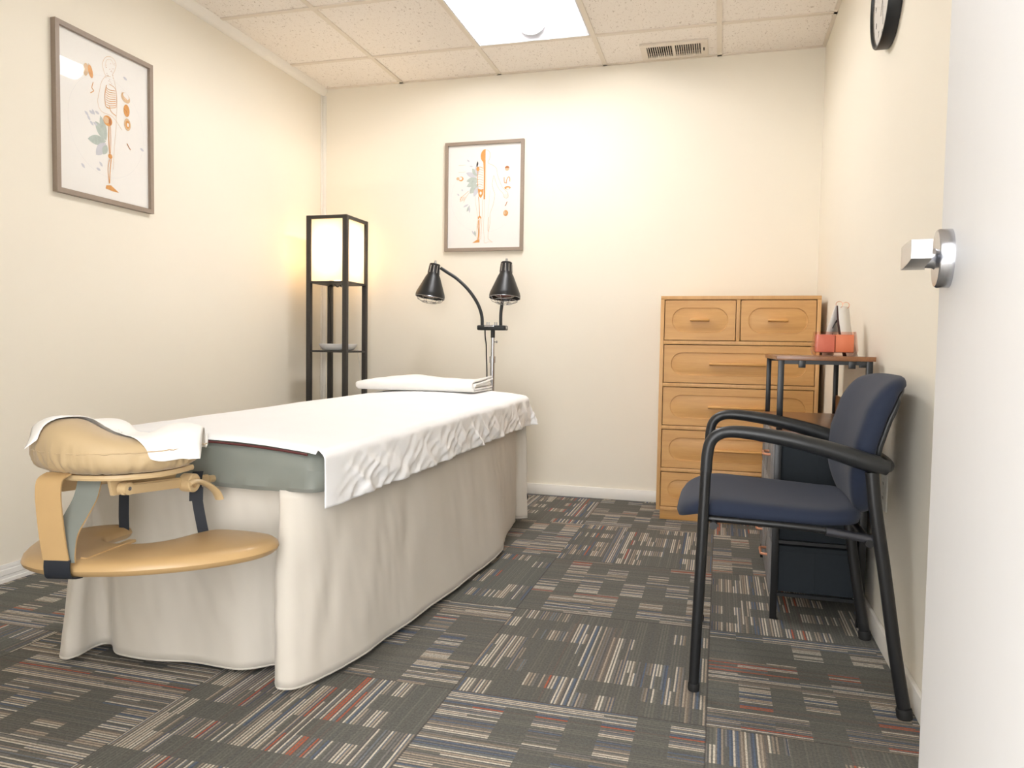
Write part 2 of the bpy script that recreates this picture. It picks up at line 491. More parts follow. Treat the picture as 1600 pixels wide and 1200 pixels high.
# lever: short neck then a flat blade that runs towards the hinge, drooping slightly at its lower edge
def lev(al, b0, b1, z0, z1): return [dpt(al, b0, z0), dpt(al, b1, z0), dpt(al, b1, z1), dpt(al, b0, z1)]
secs = [lev(a - 0.012, 0.030, 0.046, HZ - 0.010, HZ + 0.011), lev(a + 0.010, 0.026, 0.050, HZ - 0.013, HZ + 0.012),
        lev(a + 0.04, 0.030, 0.050, HZ - 0.013, HZ + 0.012), lev(a + 0.075, 0.031, 0.050, HZ - 0.012, HZ + 0.011), lev(a + 0.098, 0.031, 0.050, HZ - 0.010, HZ + 0.009)]
R_ = grid_surf(bm, secs, closed=True); bm.faces.new(R_[0][::-1]); bm.faces.new(R_[-1])
o = obj('door_handle', bm, 'chrome', label='brushed steel lever on a round rose')
o.parent = door

# ================================================================== CEILING LIGHT (recessed 2 x 4 troffer)
t_ = thing('ceiling_light', ((LX0 + LX1) / 2, (LY0 + LY1) / 2, H), 'recessed ceiling light with white curved reflector and glowing round tube lens', 'ceiling light')
M['reflector'] = mat('white_reflector', hexc(214, 214, 218), 0.45, var=0.01)
M['diffuser'] = emis('diffuser_glow', (1.0, 0.99, 0.985, 1), TROFFER_POWER)
cx = (LX0 + LX1) / 2; hw = (LX1 - LX0) / 2 - 0.013; ya, yb = LY0 + 0.013, LY1 - 0.013
bm = B()
prof = []
for k in range(13):
    a_ = k / 12.0; x = -hw + a_ * (hw - 0.06)
    prof.append((x, H + 0.004 + 0.085 * math.sin(a_ * PI / 2)))
prof += [(-p[0], p[1]) for p in prof[::-1]]
grid_surf(bm, [[Vector((cx + x, y, z)) for x, z in prof] for y in (ya + 0.0, yb - 0.055)])
# sloped end plates: top edge inboard, bottom edge at the frame
for y0_, y1_ in ((ya, ya), (yb, yb - 0.055)):
    n_ = len(prof)
    lo = [bm.verts.new((cx + x, y0_, H + 0.004)) for x, z in prof]; hi = [bm.verts.new((cx + x, y1_, z)) for x, z in prof]
    for k in range(n_ - 1):
        if abs(prof[k][1] - H - 0.004) < 1e-5 and abs(prof[k + 1][1] - H - 0.004) < 1e-5: continue
        bm.faces.new((lo[k], lo[k + 1], hi[k + 1], hi[k]))
obj('reflector', bm, 'reflector', t_, recalc=False, sharp=50)
bm = B()
for x0, x1, y0, y1 in ((LX0 + tw, cx - hw + 0.006, LY0 + tw, LY1 - tw), (cx + hw - 0.006, LX1 - tw, LY0 + tw, LY1 - tw), (LX0 + tw, LX1 - tw, LY0 + tw, LY0 + tw + 0.007), (LX0 + tw, LX1 - tw, LY1 - tw - 0.007, LY1 - tw)):
    box(bm, x0, x1, y0, y1, H - 0.002, H + 0.004)
obj('frame', bm, 'reflector', t_)
bm = B()
rr = 0.072; zc = H + 0.088
def arc(y, rad): return [Vector((cx + rad * math.cos(PI + PI * k / 20), y, zc + rad * math.sin(PI + PI * k / 20))) for k in range(21)]
grid_surf(bm, [arc(ya + 0.03, rr), arc(yb - 0.045, rr)])
obj('lens', bm, 'diffuser', t_, label='glowing half-round lens')
for y0_, y1_ in ((yb - 0.045, yb - 0.035), (ya + 0.02, ya + 0.03)):
    bm = B(); pts = arc(y0_, rr + 0.004); prism(bm, pts, (0, y1_ - y0_, 0))
    obj('end_cap', bm, 'reflector', t_)
bm = B(); box(bm, LX0 + 0.005, LX1 - 0.005, LY0 + 0.005, LY1 - 0.005, H + 0.10, H + 0.105)
obj('housing', bm, 'reflector', t_)

# ================================================================== CEILING VENT
v_ = thing('ceiling_vent', (2.128, -0.138, H), 'white slotted air return vent in the ceiling tile above the chest of drawers', 'vent')
fx0, fx1, fy0, fy1 = 1.958, 2.299, -0.242, -0.036
bm = B()
zb, zt = H - 0.008, H + 0.003
box(bm, fx0, fx1, fy0, VY0 + 0.004, zb, zt, 0.002); box(bm, fx0, fx1, VY1 - 0.004, fy1, zb, zt, 0.002)
box(bm, fx0, VX0 + 0.004, VY0, VY1, zb, zt, 0.001); box(bm, VX1 - 0.004, fx1, VY0, VY1, zb, zt, 0.001)
mx = (VX0 + VX1) / 2; box(bm, mx - 0.006, mx + 0.006, VY0, VY1, zb, zt, 0.001)
obj('frame', bm, 'grid', v_)
def slats(x0, x1):
    n = 12
    for k in range(n):
        x = x0 + (k + 0.5) * (x1 - x0) / n
        b2 = B(); prism(b2, [(x - 0.0018, VY0, H + 0.001), (x + 0.0012, VY0, H + 0.001), (x + 0.0052, VY0, H - 0.006), (x + 0.0022, VY0, H - 0.006)], (0, VY1 - VY0, 0))
        obj('slat', b2, 'grid', v_, smooth=False)
slats(VX0 + 0.004, mx - 0.006); slats(mx + 0.006, VX1 - 0.004)
bm = B(); box(bm, VX0, VX1, VY0, VY1, H + 0.10, H + 0.105); box(bm, VX0 - 0.002, VX0, VY0, VY1, H + 0.004, H + 0.1); box(bm, VX1, VX1 + 0.002, VY0, VY1, H + 0.004, H + 0.1)
box(bm, VX0, VX1, VY1, VY1 + 0.002, H + 0.004, H + 0.1); box(bm, VX0, VX1, VY0 - 0.002, VY0, H + 0.004, H + 0.1)
obj('duct', bm, 'duct_dark', v_, label='dark duct behind the slats')
bm = B(); box(bm, VX1 + 0.004, VX1 + 0.010, -0.155, -0.125, H - 0.014, H - 0.008, 0.001)
obj('lever', bm, 'duct_dark', v_)

# ================================================================== FRAMED PRINTS
class Print:
    """flat ink shapes on paper; uv in metres on the sheet, mapped into the wall plane."""
    def __init__(self, org, ux, uz, nrm, w, h):
        self.o, self.ux, self.uz, self.n, self.w, self.h = Vector(org), Vector(ux), Vector(uz), Vector(nrm), w, h
        self.bm = B(); self.mats = ['paper', 'ink_orange', 'ink_pale', 'ink_rust', 'ink_green', 'ink_grey', 'ink_black']; self.lev = 0
    def P(self, u, v, d): return self.o + self.ux * (u * self.w) - self.uz * (v * self.h) + self.n * d
    def poly(self, pts, m):
        self.lev += 1; d = 0.00035 + self.lev * 0.000012
        f = self.bm.faces.new([self.bm.verts.new(self.P(u, v, d)) for u, v in pts]); f.material_index = self.mats.index(m)
    def ell(self, u, v, ru, rv, m, rot=0, n=18, a0=0, a1=2 * PI):
        c, s = math.cos(rot), math.sin(rot); asp = self.w / self.h; pts = []
        for k in range(n + (0 if a1 - a0 >= 2 * PI - 1e-6 else 1)):
            a = a0 + (a1 - a0) * k / n; x = ru * math.cos(a); y = rv * math.sin(a)
            pts.append((u + c * x - s * y, v + (s * x + c * y) * asp))
        self.poly(pts, m)
    def leaf(self, u, v, ang, ln, wd, m):
        asp = self.w / self.h; L, Rr = [], []
        for k in range(9):
            t = k / 8; w = wd * math.sin(PI * t) ** 0.8; x, y = ln * t, w
            for sgn, lst in ((1, L), (-1, Rr)):
                lst.append((u + math.cos(ang) * x - math.sin(ang) * y * sgn, v + (math.sin(ang) * x + math.cos(ang) * y * sgn) * asp))
        self.poly(L + Rr[-2:0:-1], m)
    def line(self, pts, m, w=0.0016, smooth=True):
        self.lev += 1; d = 0.00035 + self.lev * 0.000012
        if smooth and len(pts) > 2: pts = [(p.x, p.y) for p in spline([(a, b, 0) for a, b in pts], 4)]
        M2 = [Vector((u * self.w, v * self.h)) for u, v in pts]; prev = None
        for i, p in enumerate(M2):
            t = (M2[min(i + 1, len(M2) - 1)] - M2[max(i - 1, 0)])
            if t.length < 1e-9: continue
            t.normalize(); nn = Vector((-t.y, t.x)) * w / 2
            a_, b_ = p + nn, p - nn
            va = self.bm.verts.new(self.P(a_.x / self.w, a_.y / self.h, d)); vb = self.bm.verts.new(self.P(b_.x / self.w, b_.y / self.h, d))
            if prev:
                f = self.bm.faces.new((prev[0], prev[1], vb, va)); f.material_index = self.mats.index(m)
            prev = (va, vb)

def framed(name, org, ux, nrm, w, h, label, draw, fw=0.018, fd=0.022):
    """org: upper-left outer corner on the wall; ux: along the wall; nrm: into the room."""
    o3, ux, nrm, uz = Vector(org), Vector(ux), Vector(nrm), Vector((0, 0, 1))
    c = o3 + ux * w / 2 - uz * h
    root = thing(name, c, label, 'framed print')
    bm = B(); g = 0.0008
    def bar(u0, u1, v0, v1, mit):
        pts = [o3 + ux * u - uz * v + nrm * g for u, v in mit]; prism(bm, pts, nrm * fd)
    bar(0, 0, 0, 0, [(0, 0), (w, 0), (w - fw, fw), (fw, fw)]); bar(0, 0, 0, 0, [(0, h), (fw, h - fw), (w - fw, h - fw), (w, h)])
    bar(0, 0, 0, 0, [(0, 0), (fw, fw), (fw, h - fw), (0, h)]); bar(0, 0, 0, 0, [(w, 0), (w, h), (w - fw, h - fw), (w - fw, fw)])
    obj('frame', bm, 'frame_wood', root, smooth=False)
    pr_ = Print(o3 + ux * fw - uz * fw + nrm * 0.009, ux, uz, nrm, w - 2 * fw, h - 2 * fw)
    b2 = pr_.bm
    q = [pr_.P(0, 0, -0.006), pr_.P(1, 0, -0.006), pr_.P(1, 1, -0.006), pr_.P(0, 1, -0.006)]
    prism(b2, q, nrm * 0.006)
    draw(pr_)
    obj('print', b2, pr_.mats, root, smooth=False, recalc=False, label='white print of an orange anatomical figure with grey-green leaves')
    bm = B(); q = [pr_.P(0, 0, 0.006), pr_.P(1, 0, 0.006), pr_.P(1, 1, 0.006), pr_.P(0, 1, 0.006)]
    bm.faces.new([bm.verts.new(p) for p in q])
    obj('glass', bm, 'glass', root, smooth=False)
    return root

def front_figure(p):
    def c(x, y): return ((x - 236) / 642.0, (y - 150) / 927.0)
    def L(pts, m, w=0.0013): p.line([c(*q) for q in pts], m, w)
    # guide rings
    p.line([(0.5 + 0.46 * math.cos(a), 0.52 + 0.33 * math.sin(a)) for a in [k * PI / 16 for k in range(33)]], 'ink_grey', 0.0004)
    for u0, v0 in ((0.14, 0.19), (0.14, 0.258)): p.line([(u0, v0), (u0 + 0.10, v0 - 0.002)], 'ink_pale', 0.0012)
    # leaves
    for x, y, ang, ln, wd, m in ((495, 440, -2.75, .17, .034, 'ink_grey'), (498, 432, -2.2, .13, .03, 'ink_green'), (500, 455, 3.0, .16, .036, 'ink_green'),
                                 (500, 470, 2.7, .17, .036, 'ink_green'), (505, 500, 2.35, .17, .045, 'ink_green'), (500, 420, -1.75, .13, .03, 'ink_grey'),
                                 (505, 520, 2.0, .15, .03, 'ink_grey'), (490, 350, -1.4, .08, .012, 'ink_black'), (455, 345, -2.8, .05, .01, 'ink_grey'),
                                 (425, 300, -2.4, .05, .012, 'ink_grey'), (430, 690, 2.0, .09, .014, 'ink_green'), (420, 680, 2.7, .08, .012, 'ink_grey'), (425, 690, 1.5, .10, .012, 'ink_grey'),
                                 (480, 960, -2.2, .07, .012, 'ink_grey'), (485, 975, -1.7, .08, .012, 'ink_green'), (335, 600, -2.3, .04, .01, 'ink_grey'), (365, 560, -1.9, .03, .01, 'ink_grey')):
        p.leaf(*c(x, y), ang, ln, wd, m)
    # head: filled left half, outlined right half
    p.ell(*c(566, 252), 0.066, 0.088, 'ink_orange', 0, 18, PI / 2, 3 * PI / 2)
    L([(567, 197), (595, 210), (607, 245), (600, 285), (590, 300), (590, 318)], 'ink_pale', .002)
    p.poly([c(545, 290), c(567, 290), c(567, 640), c(553, 640), c(553, 400), c(548, 330)], 'ink_orange')
    for k in range(9): L([(492, 356 + k * 22), (515, 348 + k * 22), (548, 360 + k * 22)], 'ink_orange' if k % 2 else 'ink_pale', .004 if k in (0,) else .002)
    p.ell(*c(500, 365), 0.022, 0.03, 'ink_orange')
    L([(497, 350), (497, 440), (500, 520)], 'ink_orange', .003)
    p.poly([c(500, 540), c(530, 552), c(552, 545), c(548, 595), c(530, 628), c(510, 610)], 'ink_orange')
    p.ell(*c(527, 583), 0.014, 0.02, 'paper')
    L([(508, 615), (516, 700), (520, 790)], 'ink_orange', .0035)
    p.ell(*c(520, 805), 0.024, 0.024, 'ink_orange'); p.ell(*c(521, 812), 0.010, 0.010, 'paper')
    L([(512, 825), (508, 880), (513, 940), (508, 1000)], 'ink_orange', .006); L([(524, 825), (522, 900), (518, 1000)], 'ink_orange', .003)
    p.poly([c(500, 1002), c(522, 1000), c(522, 1027), c(458, 1030), c(470, 1022)], 'ink_orange')
    L([(478, 600), (482, 660), (498, 760), (505, 820), (496, 880), (500, 1000)], 'ink_pale'); L([(545, 640), (543, 760), (538, 900), (532, 1000)], 'ink_orange', .0012)
    # outlined right half
    L([(590, 318), (640, 345), (665, 375), (678, 440), (720, 540), (762, 585), (770, 625), (752, 640)], 'ink_orange', .0012)
    L([(752, 640), (735, 625), (722, 590), (690, 555), (660, 490), (642, 430)], 'ink_orange', .0010)
    L([(642, 430), (628, 500), (640, 560), (652, 600), (640, 690), (614, 770), (612, 860), (598, 960), (602, 1000), (638, 1027)], 'ink_orange', .0012)
    L([(638, 1027), (600, 1024), (590, 1030), (564, 1028), (563, 980), (556, 890), (560, 770), (558, 640)], 'ink_pale')
    L([(576, 330), (577, 430), (580, 560)], 'ink_pale', .001); L([(610, 560), (600, 700), (592, 800)], 'ink_pale', .0008); L([(600, 800), (596, 900), (600, 930)], 'ink_orange', .002)
    for k in range(5): L([(735 + k * 8, 600), (733 + k * 8, 640 - 4 * abs(k - 2))], 'ink_pale', .001)
    # left arm and hand behind leaves
    L([(420, 560), (385, 590), (350, 620), (345, 640)], 'ink_orange', .002); L([(425, 575), (400, 610), (375, 660)], 'ink_orange', .0015)
    for k in range(5): L([(352 + k * 9, 610), (345 + k * 8, 655 - 3 * k)], 'ink_orange', .0015)
    p.ell(*c(350, 448), 0.035, 0.03, 'ink_orange'); p.ell(*c(345, 445), 0.024, 0.02, 'paper'); p.ell(*c(322, 445), 0.022, 0.02, 'ink_pale')
    # organs
    p.ell(*c(757, 372), 0.030, 0.032, 'ink_rust', 0, 12, PI, 2 * PI); p.ell(*c(757, 374), 0.028, 0.03, 'ink_pale', 0, 12, 0, PI)
    L([(733, 450), (735, 495), (750, 500), (755, 475), (770, 450), (782, 460), (782, 490)], 'ink_orange', .004); L([(755, 495), (755, 510)], 'ink_rust', .002)
    p.ell(*c(763, 545), 0.043, 0.020, 'ink_orange'); p.ell(*c(766, 550), 0.022, 0.009, 'paper')
    L([(742, 706), (752, 695), (758, 675), (766, 672)], 'ink_rust', .004)
    p.ell(*c(750, 770), 0.032, 0.038, 'ink_orange'); p.ell(*c(746, 768), 0.019, 0.024, 'ink_pale'); L([(745, 750), (752, 775), (746, 795)], 'ink_rust', .002)

def side_figure(p):
    def c(x, y):
        yt = 135 + 0.49 * (x - 132); yb_ = 1005 + 0.236 * (x - 142)
        return ((x - 132) / 482.0, (y - yt) / (yb_ - yt))
    def L(pts, m, w=0.0013): p.line([c(*q) for q in pts], m, w)
    p.line([(0.52 + 0.42 * math.cos(a), 0.52 + 0.33 * math.sin(a)) for a in [k * PI / 16 for k in range(33)]], 'ink_grey', 0.0004)
    # leaves
    for x, y, ang, ln, wd, m in ((372, 750, 3.0, .20, .042, 'ink_green'), (374, 745, -2.3, .18, .042, 'ink_green'), (374, 740, -1.9, .20, .035, 'ink_green'),
                                 (372, 760, 2.3, .17, .042, 'ink_grey'), (376, 770, 2.0, .10, .03, 'ink_green')):
        p.leaf(*c(x, y), ang, ln, wd, m)
    for x, y in ((262, 588), (285, 585), (300, 578), (315, 588), (275, 610), (288, 640), (305, 648), (335, 858), (318, 892), (242, 868), (470, 408), (565, 790)):
        p.leaf(*c(x, y), random.uniform(0.2, 1.4), .05, .012, 'ink_grey')
    # head and body outline
    L([(400, 405), (375, 400), (360, 360), (360, 325), (380, 300), (410, 305), (430, 335), (425, 370), (410, 395)], 'ink_pale', .0016)
    L([(372, 350), (380, 318), (405, 318), (418, 345)], 'ink_pale', .0012)
    L([(375, 400), (352, 430), (340, 480), (330, 540), (350, 590), (410, 620), (460, 690)], 'ink_pale', .0016)
    L([(410, 395), (425, 450), (435, 540), (430, 620), (425, 700), (415, 800), (410, 900)], 'ink_pale', .0014)
    for k in range(24): 
        x = random.uniform(372, 425); y = random.uniform(330, 450); p.ell(*c(x, y), .003, .003, 'ink_rust', 0, 6)
    # ribs
    L([(378, 450), (368, 500), (372, 560), (392, 575)], 'ink_orange', .003); L([(392, 445), (425, 470), (432, 520), (428, 570)], 'ink_orange', .002)
    for k in range(9): L([(374, 460 + k * 13), (392, 476 + k * 12), (426, 482 + k * 11)], 'ink_orange', .0022)
    L([(392, 560), (400, 590), (428, 615)], 'ink_orange', .003)
    p.ell(*c(382, 640), .050, .045, 'ink_orange'); p.ell(*c(374, 636), .030, .028, 'ink_pale'); p.ell(*c(394, 645), .016, .03, 'ink_rust')
    L([(388, 668), (386, 740), (390, 815)], 'ink_orange', .0045); L([(396, 668), (397, 740), (394, 815)], 'ink_orange', .0025)
    p.ell(*c(393, 830), .024, .022, 'ink_orange')
    L([(388, 845), (380, 900), (386, 975)], 'ink_orange', .003); L([(398, 845), (392, 900), (388, 975)], 'ink_orange', .004)
    p.poly([c(370, 985), c(395, 985), c(440, 1026), c(405, 1018), c(366, 1002)], 'ink_orange')
    # organs
    p.ell(*c(270, 368), .026, .055, 'ink_pale', 0.1); p.ell(*c(294, 378), .024, .055, 'ink_orange', -0.25); L([(285, 335), (288, 360)], 'ink_pale', .002)
    L([(307, 435), (300, 465), (310, 480), (292, 492)], 'ink_orange', .003)
    p.ell(*c(482, 520), .055, .042, 'ink_pale', .4); p.ell(*c(484, 512), .036, .026, 'paper', .4); L([(462, 488), (470, 510), (490, 530)], 'ink_orange', .002)
    p.ell(*c(487, 588), .036, .055, 'ink_orange'); L([(470, 575), (485, 590), (490, 610)], 'ink_rust', .002)
    p.ell(*c(491, 662), .040, .055, 'ink_pale'); p.ell(*c(492, 662), .026, .036, 'ink_orange'); p.ell(*c(494, 664), .012, .018, 'paper')
    L([(487, 762), (497, 780), (508, 797)], 'ink_rust', .004)

framed('framed_print', (0.0, -1.957, 2.036), (0, 1, 0), (1, 0, 0), 0.492, 0.632, 'framed anatomical print of a side-facing skeleton on the left wall', side_figure)
framed('framed_print', (0.815, 0.0, 2.040), (1, 0, 0), (0, -1, 0), 0.478, 0.631, 'framed anatomical print of a front-facing figure on the back wall', front_figure)

# ================================================================== WALL CLOCK
cc = Vector((2.8815, -1.655, 1.942)); RR = 0.155
k_ = thing('wall_clock', cc, 'round black-rimmed wall clock high on the right wall, cut by the top of the photo', 'clock')
ax = (-1, 0, 0)
bm = B(); lathe(bm, [(0, 0), (RR - 0.006, 0), (RR, 0.004), (RR, 0.036), (RR - 0.002, 0.039), (RR - 0.008, 0.039), (RR - 0.010, 0.036), (RR - 0.010, 0.027), (0, 0.027)], cc, ax, 96)
obj('rim', bm, 'black_plastic', k_)
bm = B(); lathe(bm, [(0, 0.0272), (RR - 0.0105, 0.0272), (RR - 0.0105, 0.0282), (0, 0.0282)], cc, ax, 96)
obj('dial', bm, 'paper', k_, smooth=False, label='white dial')
# numerals as a mesh lettering part
def text_mesh(name, s, size, mtx, m, parent, ext=0.0003, align='CENTER'):
    cu = bpy.data.curves.new(name, 'FONT'); cu.body = s; cu.size = size; cu.extrude = ext; cu.align_x = align; cu.align_y = 'CENTER'
    tmp = bpy.data.objects.new(name + '_tmp', cu); COL.objects.link(tmp)
    dg = bpy.context.evaluated_depsgraph_get(); me = bpy.data.meshes.new_from_object(tmp.evaluated_get(dg))
    bpy.data.objects.remove(tmp); bpy.data.curves.remove(cu)
    me.transform(mtx); return me
clockM = Matrix(((0, 0, -1, cc.x - 0.0288), (-1, 0, 0, cc.y), (0, 1, 0, cc.z), (0, 0, 0, 1)))
for h in range(12):
    bm = B()
    a_ = 2 * PI * (h + 1) / 12
    me = text_mesh('n', str(h + 1), 0.026, clockM @ Matrix.Translation((0.112 * math.sin(a_), 0.112 * math.cos(a_), 0)), None, None)
    bm.from_mesh(me); bpy.data.meshes.remove(me)
    obj('numeral', bm, 'ink_black', k_, smooth=False, recalc=False)
def hand(ang, ln, w, off, nm):
    bm = B(); prism(bm, [clockM @ Matrix.Rotation(-ang, 4, 'Z') @ Vector(q) for q in ((-w, -0.02, off), (w, -0.02, off), (w * 0.5, ln, off), (-w * 0.5, ln, off))], (-0.0006, 0, 0))
    obj(nm, bm, 'ink_black', k_, smooth=False)
hand(math.radians(168), 0.098, 0.002, 0.002, 'minute_hand'); hand(math.radians(204), 0.06, 0.003, 0.001, 'hour_hand')
bm = B(); lathe(bm, [(0, 0.035), (RR - 0.0105, 0.035)], cc, ax, 64)
obj('glass', bm, 'clock_glass', k_, smooth=False)

# ================================================================== OUTLET on the right wall
ou = thing('wall_outlet', (WX, -1.815, 0.39), 'white wall outlet plate low on the right wall behind the navy chair', 'outlet')
bm = B(); box(bm, WX - 0.0055, WX - 0.0005, -1.852, -1.778, 0.392, 0.506, 0.002)
obj('plate', bm, 'white_plastic', ou)
for z in (0.428, 0.470):
    bm = B(); lathe(bm, [(0, 0), (0.0165, 0), (0.0160, 0.0014), (0, 0.0014)], (WX - 0.0054, -1.815, z), (-1, 0, 0), 24)
    for dy in (-0.006, 0.006): box(bm, WX - 0.0072, WX - 0.0067, -1.815 + dy - 0.001, -1.815 + dy + 0.001, z - 0.003, z + 0.005, mi=1)
    obj('socket', bm, ['white_plastic', 'rubber'], ou)

# ================================================================== CHEST OF DRAWERS
CX0, CX1, CY0, CY1, CH = 2.115, 2.855, -0.430, -0.022, 1.115
ch = thing('chest_of_drawers', ((CX0 + CX1) / 2, (CY0 + CY1) / 2, 0), 'tall honey oak chest of six drawers with oval grooves against the back wall', 'chest of drawers')
bm = B()
th = 0.018
box(bm, CX0, CX1, CY0, CY1, CH - th, CH, 0.0015)
box(bm, CX0, CX0 + th, CY0, CY1, 0.05, CH - th, 0.001); box(bm, CX1 - th, CX1, CY0, CY1, 0.05, CH - th, 0.001)
box(bm, CX0 + th, CX1 - th, CY1 - 0.01, CY1, 0.05, CH - th)
rails = [0.887, 0.678, 0.466, 0.254]
for z in rails: box(bm, CX0 + th, CX1 - th, CY0 + 0.001, CY1 - 0.01, z - 0.009, z + 0.009, 0.001)
box(bm, CX0 + th, CX1 - th, CY0 + 0.001, CY1 - 0.01, 0.05, 0.068, 0.001)
xm = (CX0 + CX1) / 2 - 0.002
box(bm, xm - 0.009, xm + 0.009, CY0 + 0.001, CY1 - 0.01, 0.896, CH - th, 0.001)
obj('body', bm, 'oak_side', ch)
bm = B(); box(bm, CX0 + 0.018, CX1 - 0.018, CY0 + 0.022, CY1 - 0.01, 0.0, 0.05, 0.001)
obj('plinth', bm, 'oak', ch)

def drawer(x0, x1, z0, z1, hl):
    g = 0.0035; x0 += g; x1 -= g; z0 += g; z1 -= g
    yf = CY0 + 0.003; bm = B()
    cx_, cz_ = (x0 + x1) / 2, (z0 + z1) / 2
    mx_ = 0.034; mz = 0.036
    hw_, hh = (x1 - x0) / 2 - mx_, (z1 - z0) / 2 - mz
    n = 16; st = []
    for sgn, base in ((1, -PI / 2), (-1, PI / 2)):
        for k in range(n + 1):
            a_ = base + PI * k / n
            st.append((cx_ + sgn * (hw_ - hh) + hh * math.cos(a_), cz_ + hh * math.sin(a_)))
    N = len(st)
    def proj_rect(px, pz):
        dx, dz = px - cx_, pz - cz_
        s = min((x1 - x0) / 2 / abs(dx) if abs(dx) > 1e-9 else 1e9, (z1 - z0) / 2 / abs(dz) if abs(dz) > 1e-9 else 1e9)
        return cx_ + dx * s, cz_ + dz * s
    outer = [proj_rect(*p) for p in st]
    # snap nearest outer points to the corners
    for cxn in (x0, x1):
        for czn in (z0, z1):
            i = min(range(N), key=lambda q: (outer[q][0] - cxn) ** 2 + (outer[q][1] - czn) ** 2); outer[i] = (cxn, czn)
    def off(p, d):
        # shrink the stadium by d
        px, pz = p; r = hh
        ax_ = cx_ + max(-(hw_ - hh), min(hw_ - hh, px - cx_))
        v = Vector((px - ax_, pz - cz_)); L_ = v.length or 1; v = v / L_ * (L_ - d); return ax_ + v.x, cz_ + v.y
    rings = [[(x, CY0 + 0.02, z) for x, z in outer], [(x, yf, z) for x, z in outer], [(x, yf, z) for x, z in st],
             [(off((x, z), 0.002)[0], yf + 0.005, off((x, z), 0.002)[1]) for x, z in st],
             [(off((x, z), 0.006)[0], yf + 0.0055, off((x, z), 0.006)[1]) for x, z in st],
             [(off((x, z), 0.016)[0], yf + 0.0030, off((x, z), 0.016)[1]) for x, z in st]]
    R = grid_surf(bm, [[Vector(p) for p in r] for r in rings], closed=True)
    bm.faces.new(R[-1]); bm.faces.new(R[0][::-1])
    d = obj('drawer', bm, 'oak', ch, sharp=25)
    b2 = B()
    hp = [(yf + 0.003, cz_ + 0.0075), (yf - 0.020, cz_ + 0.0075), (yf - 0.024, cz_ + 0.004), (yf - 0.024, cz_ - 0.003), (yf - 0.018, cz_ - 0.0055), (yf + 0.003, cz_ - 0.0055)]
    prism(b2, [(cx_ - hl / 2, y, z) for y, z in hp], (hl, 0, 0))
    bmesh.ops.bevel(b2, geom=list(b2.edges), offset=0.0015, segments=1, affect='EDGES')
    hnd = obj('handle', b2, 'oak', None); hnd.parent = d
    hnd.matrix_parent_inverse = Matrix.Identity(4)
    return d
lims = [CH - th] + rails + [0.059]
drawer(CX0 + th, xm - 0.009, 0.896, CH - th, 0.09); drawer(xm + 0.009, CX1 - th, 0.896, CH - th, 0.09)
for k in range(1, 5):
    drawer(CX0 + th, CX1 - th, lims[k + 1] + 0.009, lims[k] - 0.009, 0.262)

# ================================================================== DRAWER STAND (black frame, fabric drawers, shelf on top)
UL = 0.76; UY1 = -0.965
un = thing('drawer_stand', (2.583 + 0.14, -1.34, 0), 'black metal stand with grey-fronted drawers and a raised walnut shelf beside the chair', 'drawer stand')
ux0, ux1 = 2.583, 2.858; uy0, uy1 = -1.72, -0.965; ZT = 0.605; ZS = 0.826
bm = B(); box(bm, ux0 - 0.004, ux1, uy0 + 0.002, uy1, ZT - 0.016, ZT, 0.001)
obj('table_top', bm, 'walnut', un)
bm = B(); box(bm, ux0 - 0.004, ux1 + 0.006, uy0 - 0.004, uy1, ZS - 0.001, ZS + 0.013, 0.001)
obj('shelf', bm, 'walnut', un)
pw = 0.021
for (x, y) in ((ux0, uy0), (ux0, uy1 - pw), (ux1 - pw, uy0), (ux1 - pw, uy1 - pw)):
    bm = B(); box(bm, x, x + pw, y, y + pw, 0.0, ZT - 0.016, 0.001)
    obj('leg', bm, 'black_metal', un)
    if x == ux0 or True:
        w2 = 0.018
        bm = B(); box(bm, x + 0.002, x + 0.002 + w2, y, y + w2, ZT + 0.0005, ZS - 0.001, 0.001)
        if x > 2.7: box(bm, x - 0.018, x + 0.003, y + 0.003, y + w2 - 0.003, ZS - 0.02, ZS - 0.001, 0.001)
        obj('upright', bm, 'black_metal', un)
for y in (uy0 + 0.002, uy1 - 0.014):
    bm = B(); box(bm, ux0 + 0.02, ux1 - 0.02, y, y + 0.012, ZS - 0.013, ZS - 0.001); obj('shelf_rail', bm, 'black_metal', un)
for x in (ux0 + 0.062, ux0 + 0.205):
    bm = B(); box(bm, x, x + 0.02, uy0 - 0.003, uy0 + 0.012, ZS - 0.024, ZS - 0.001, 0.001); obj('bracket', bm, 'black_metal', un)
bm = B()
rows = [(0.418, 0.588), (0.252, 0.410), (0.085, 0.244)]
for z in (0.075, 0.244, 0.410):
    for y in (uy0 + 0.003, uy1 - 0.017): box(bm, ux0 + 0.02, ux1 - 0.02, y, y + 0.012, z, z + 0.010)
    for x in (ux0 + 0.003, ux1 - 0.015): box(bm, x, x + 0.012, uy0 + 0.02, uy1 - 0.02, z, z + 0.010)
ymid = (uy0 + uy1) / 2
for x in (ux0 + 0.001, ux1 - 0.013): box(bm, x, x + 0.012, ymid - 0.008, ymid + 0.008, 0.07, ZT - 0.016)
obj('frame', bm, 'black_metal', un)
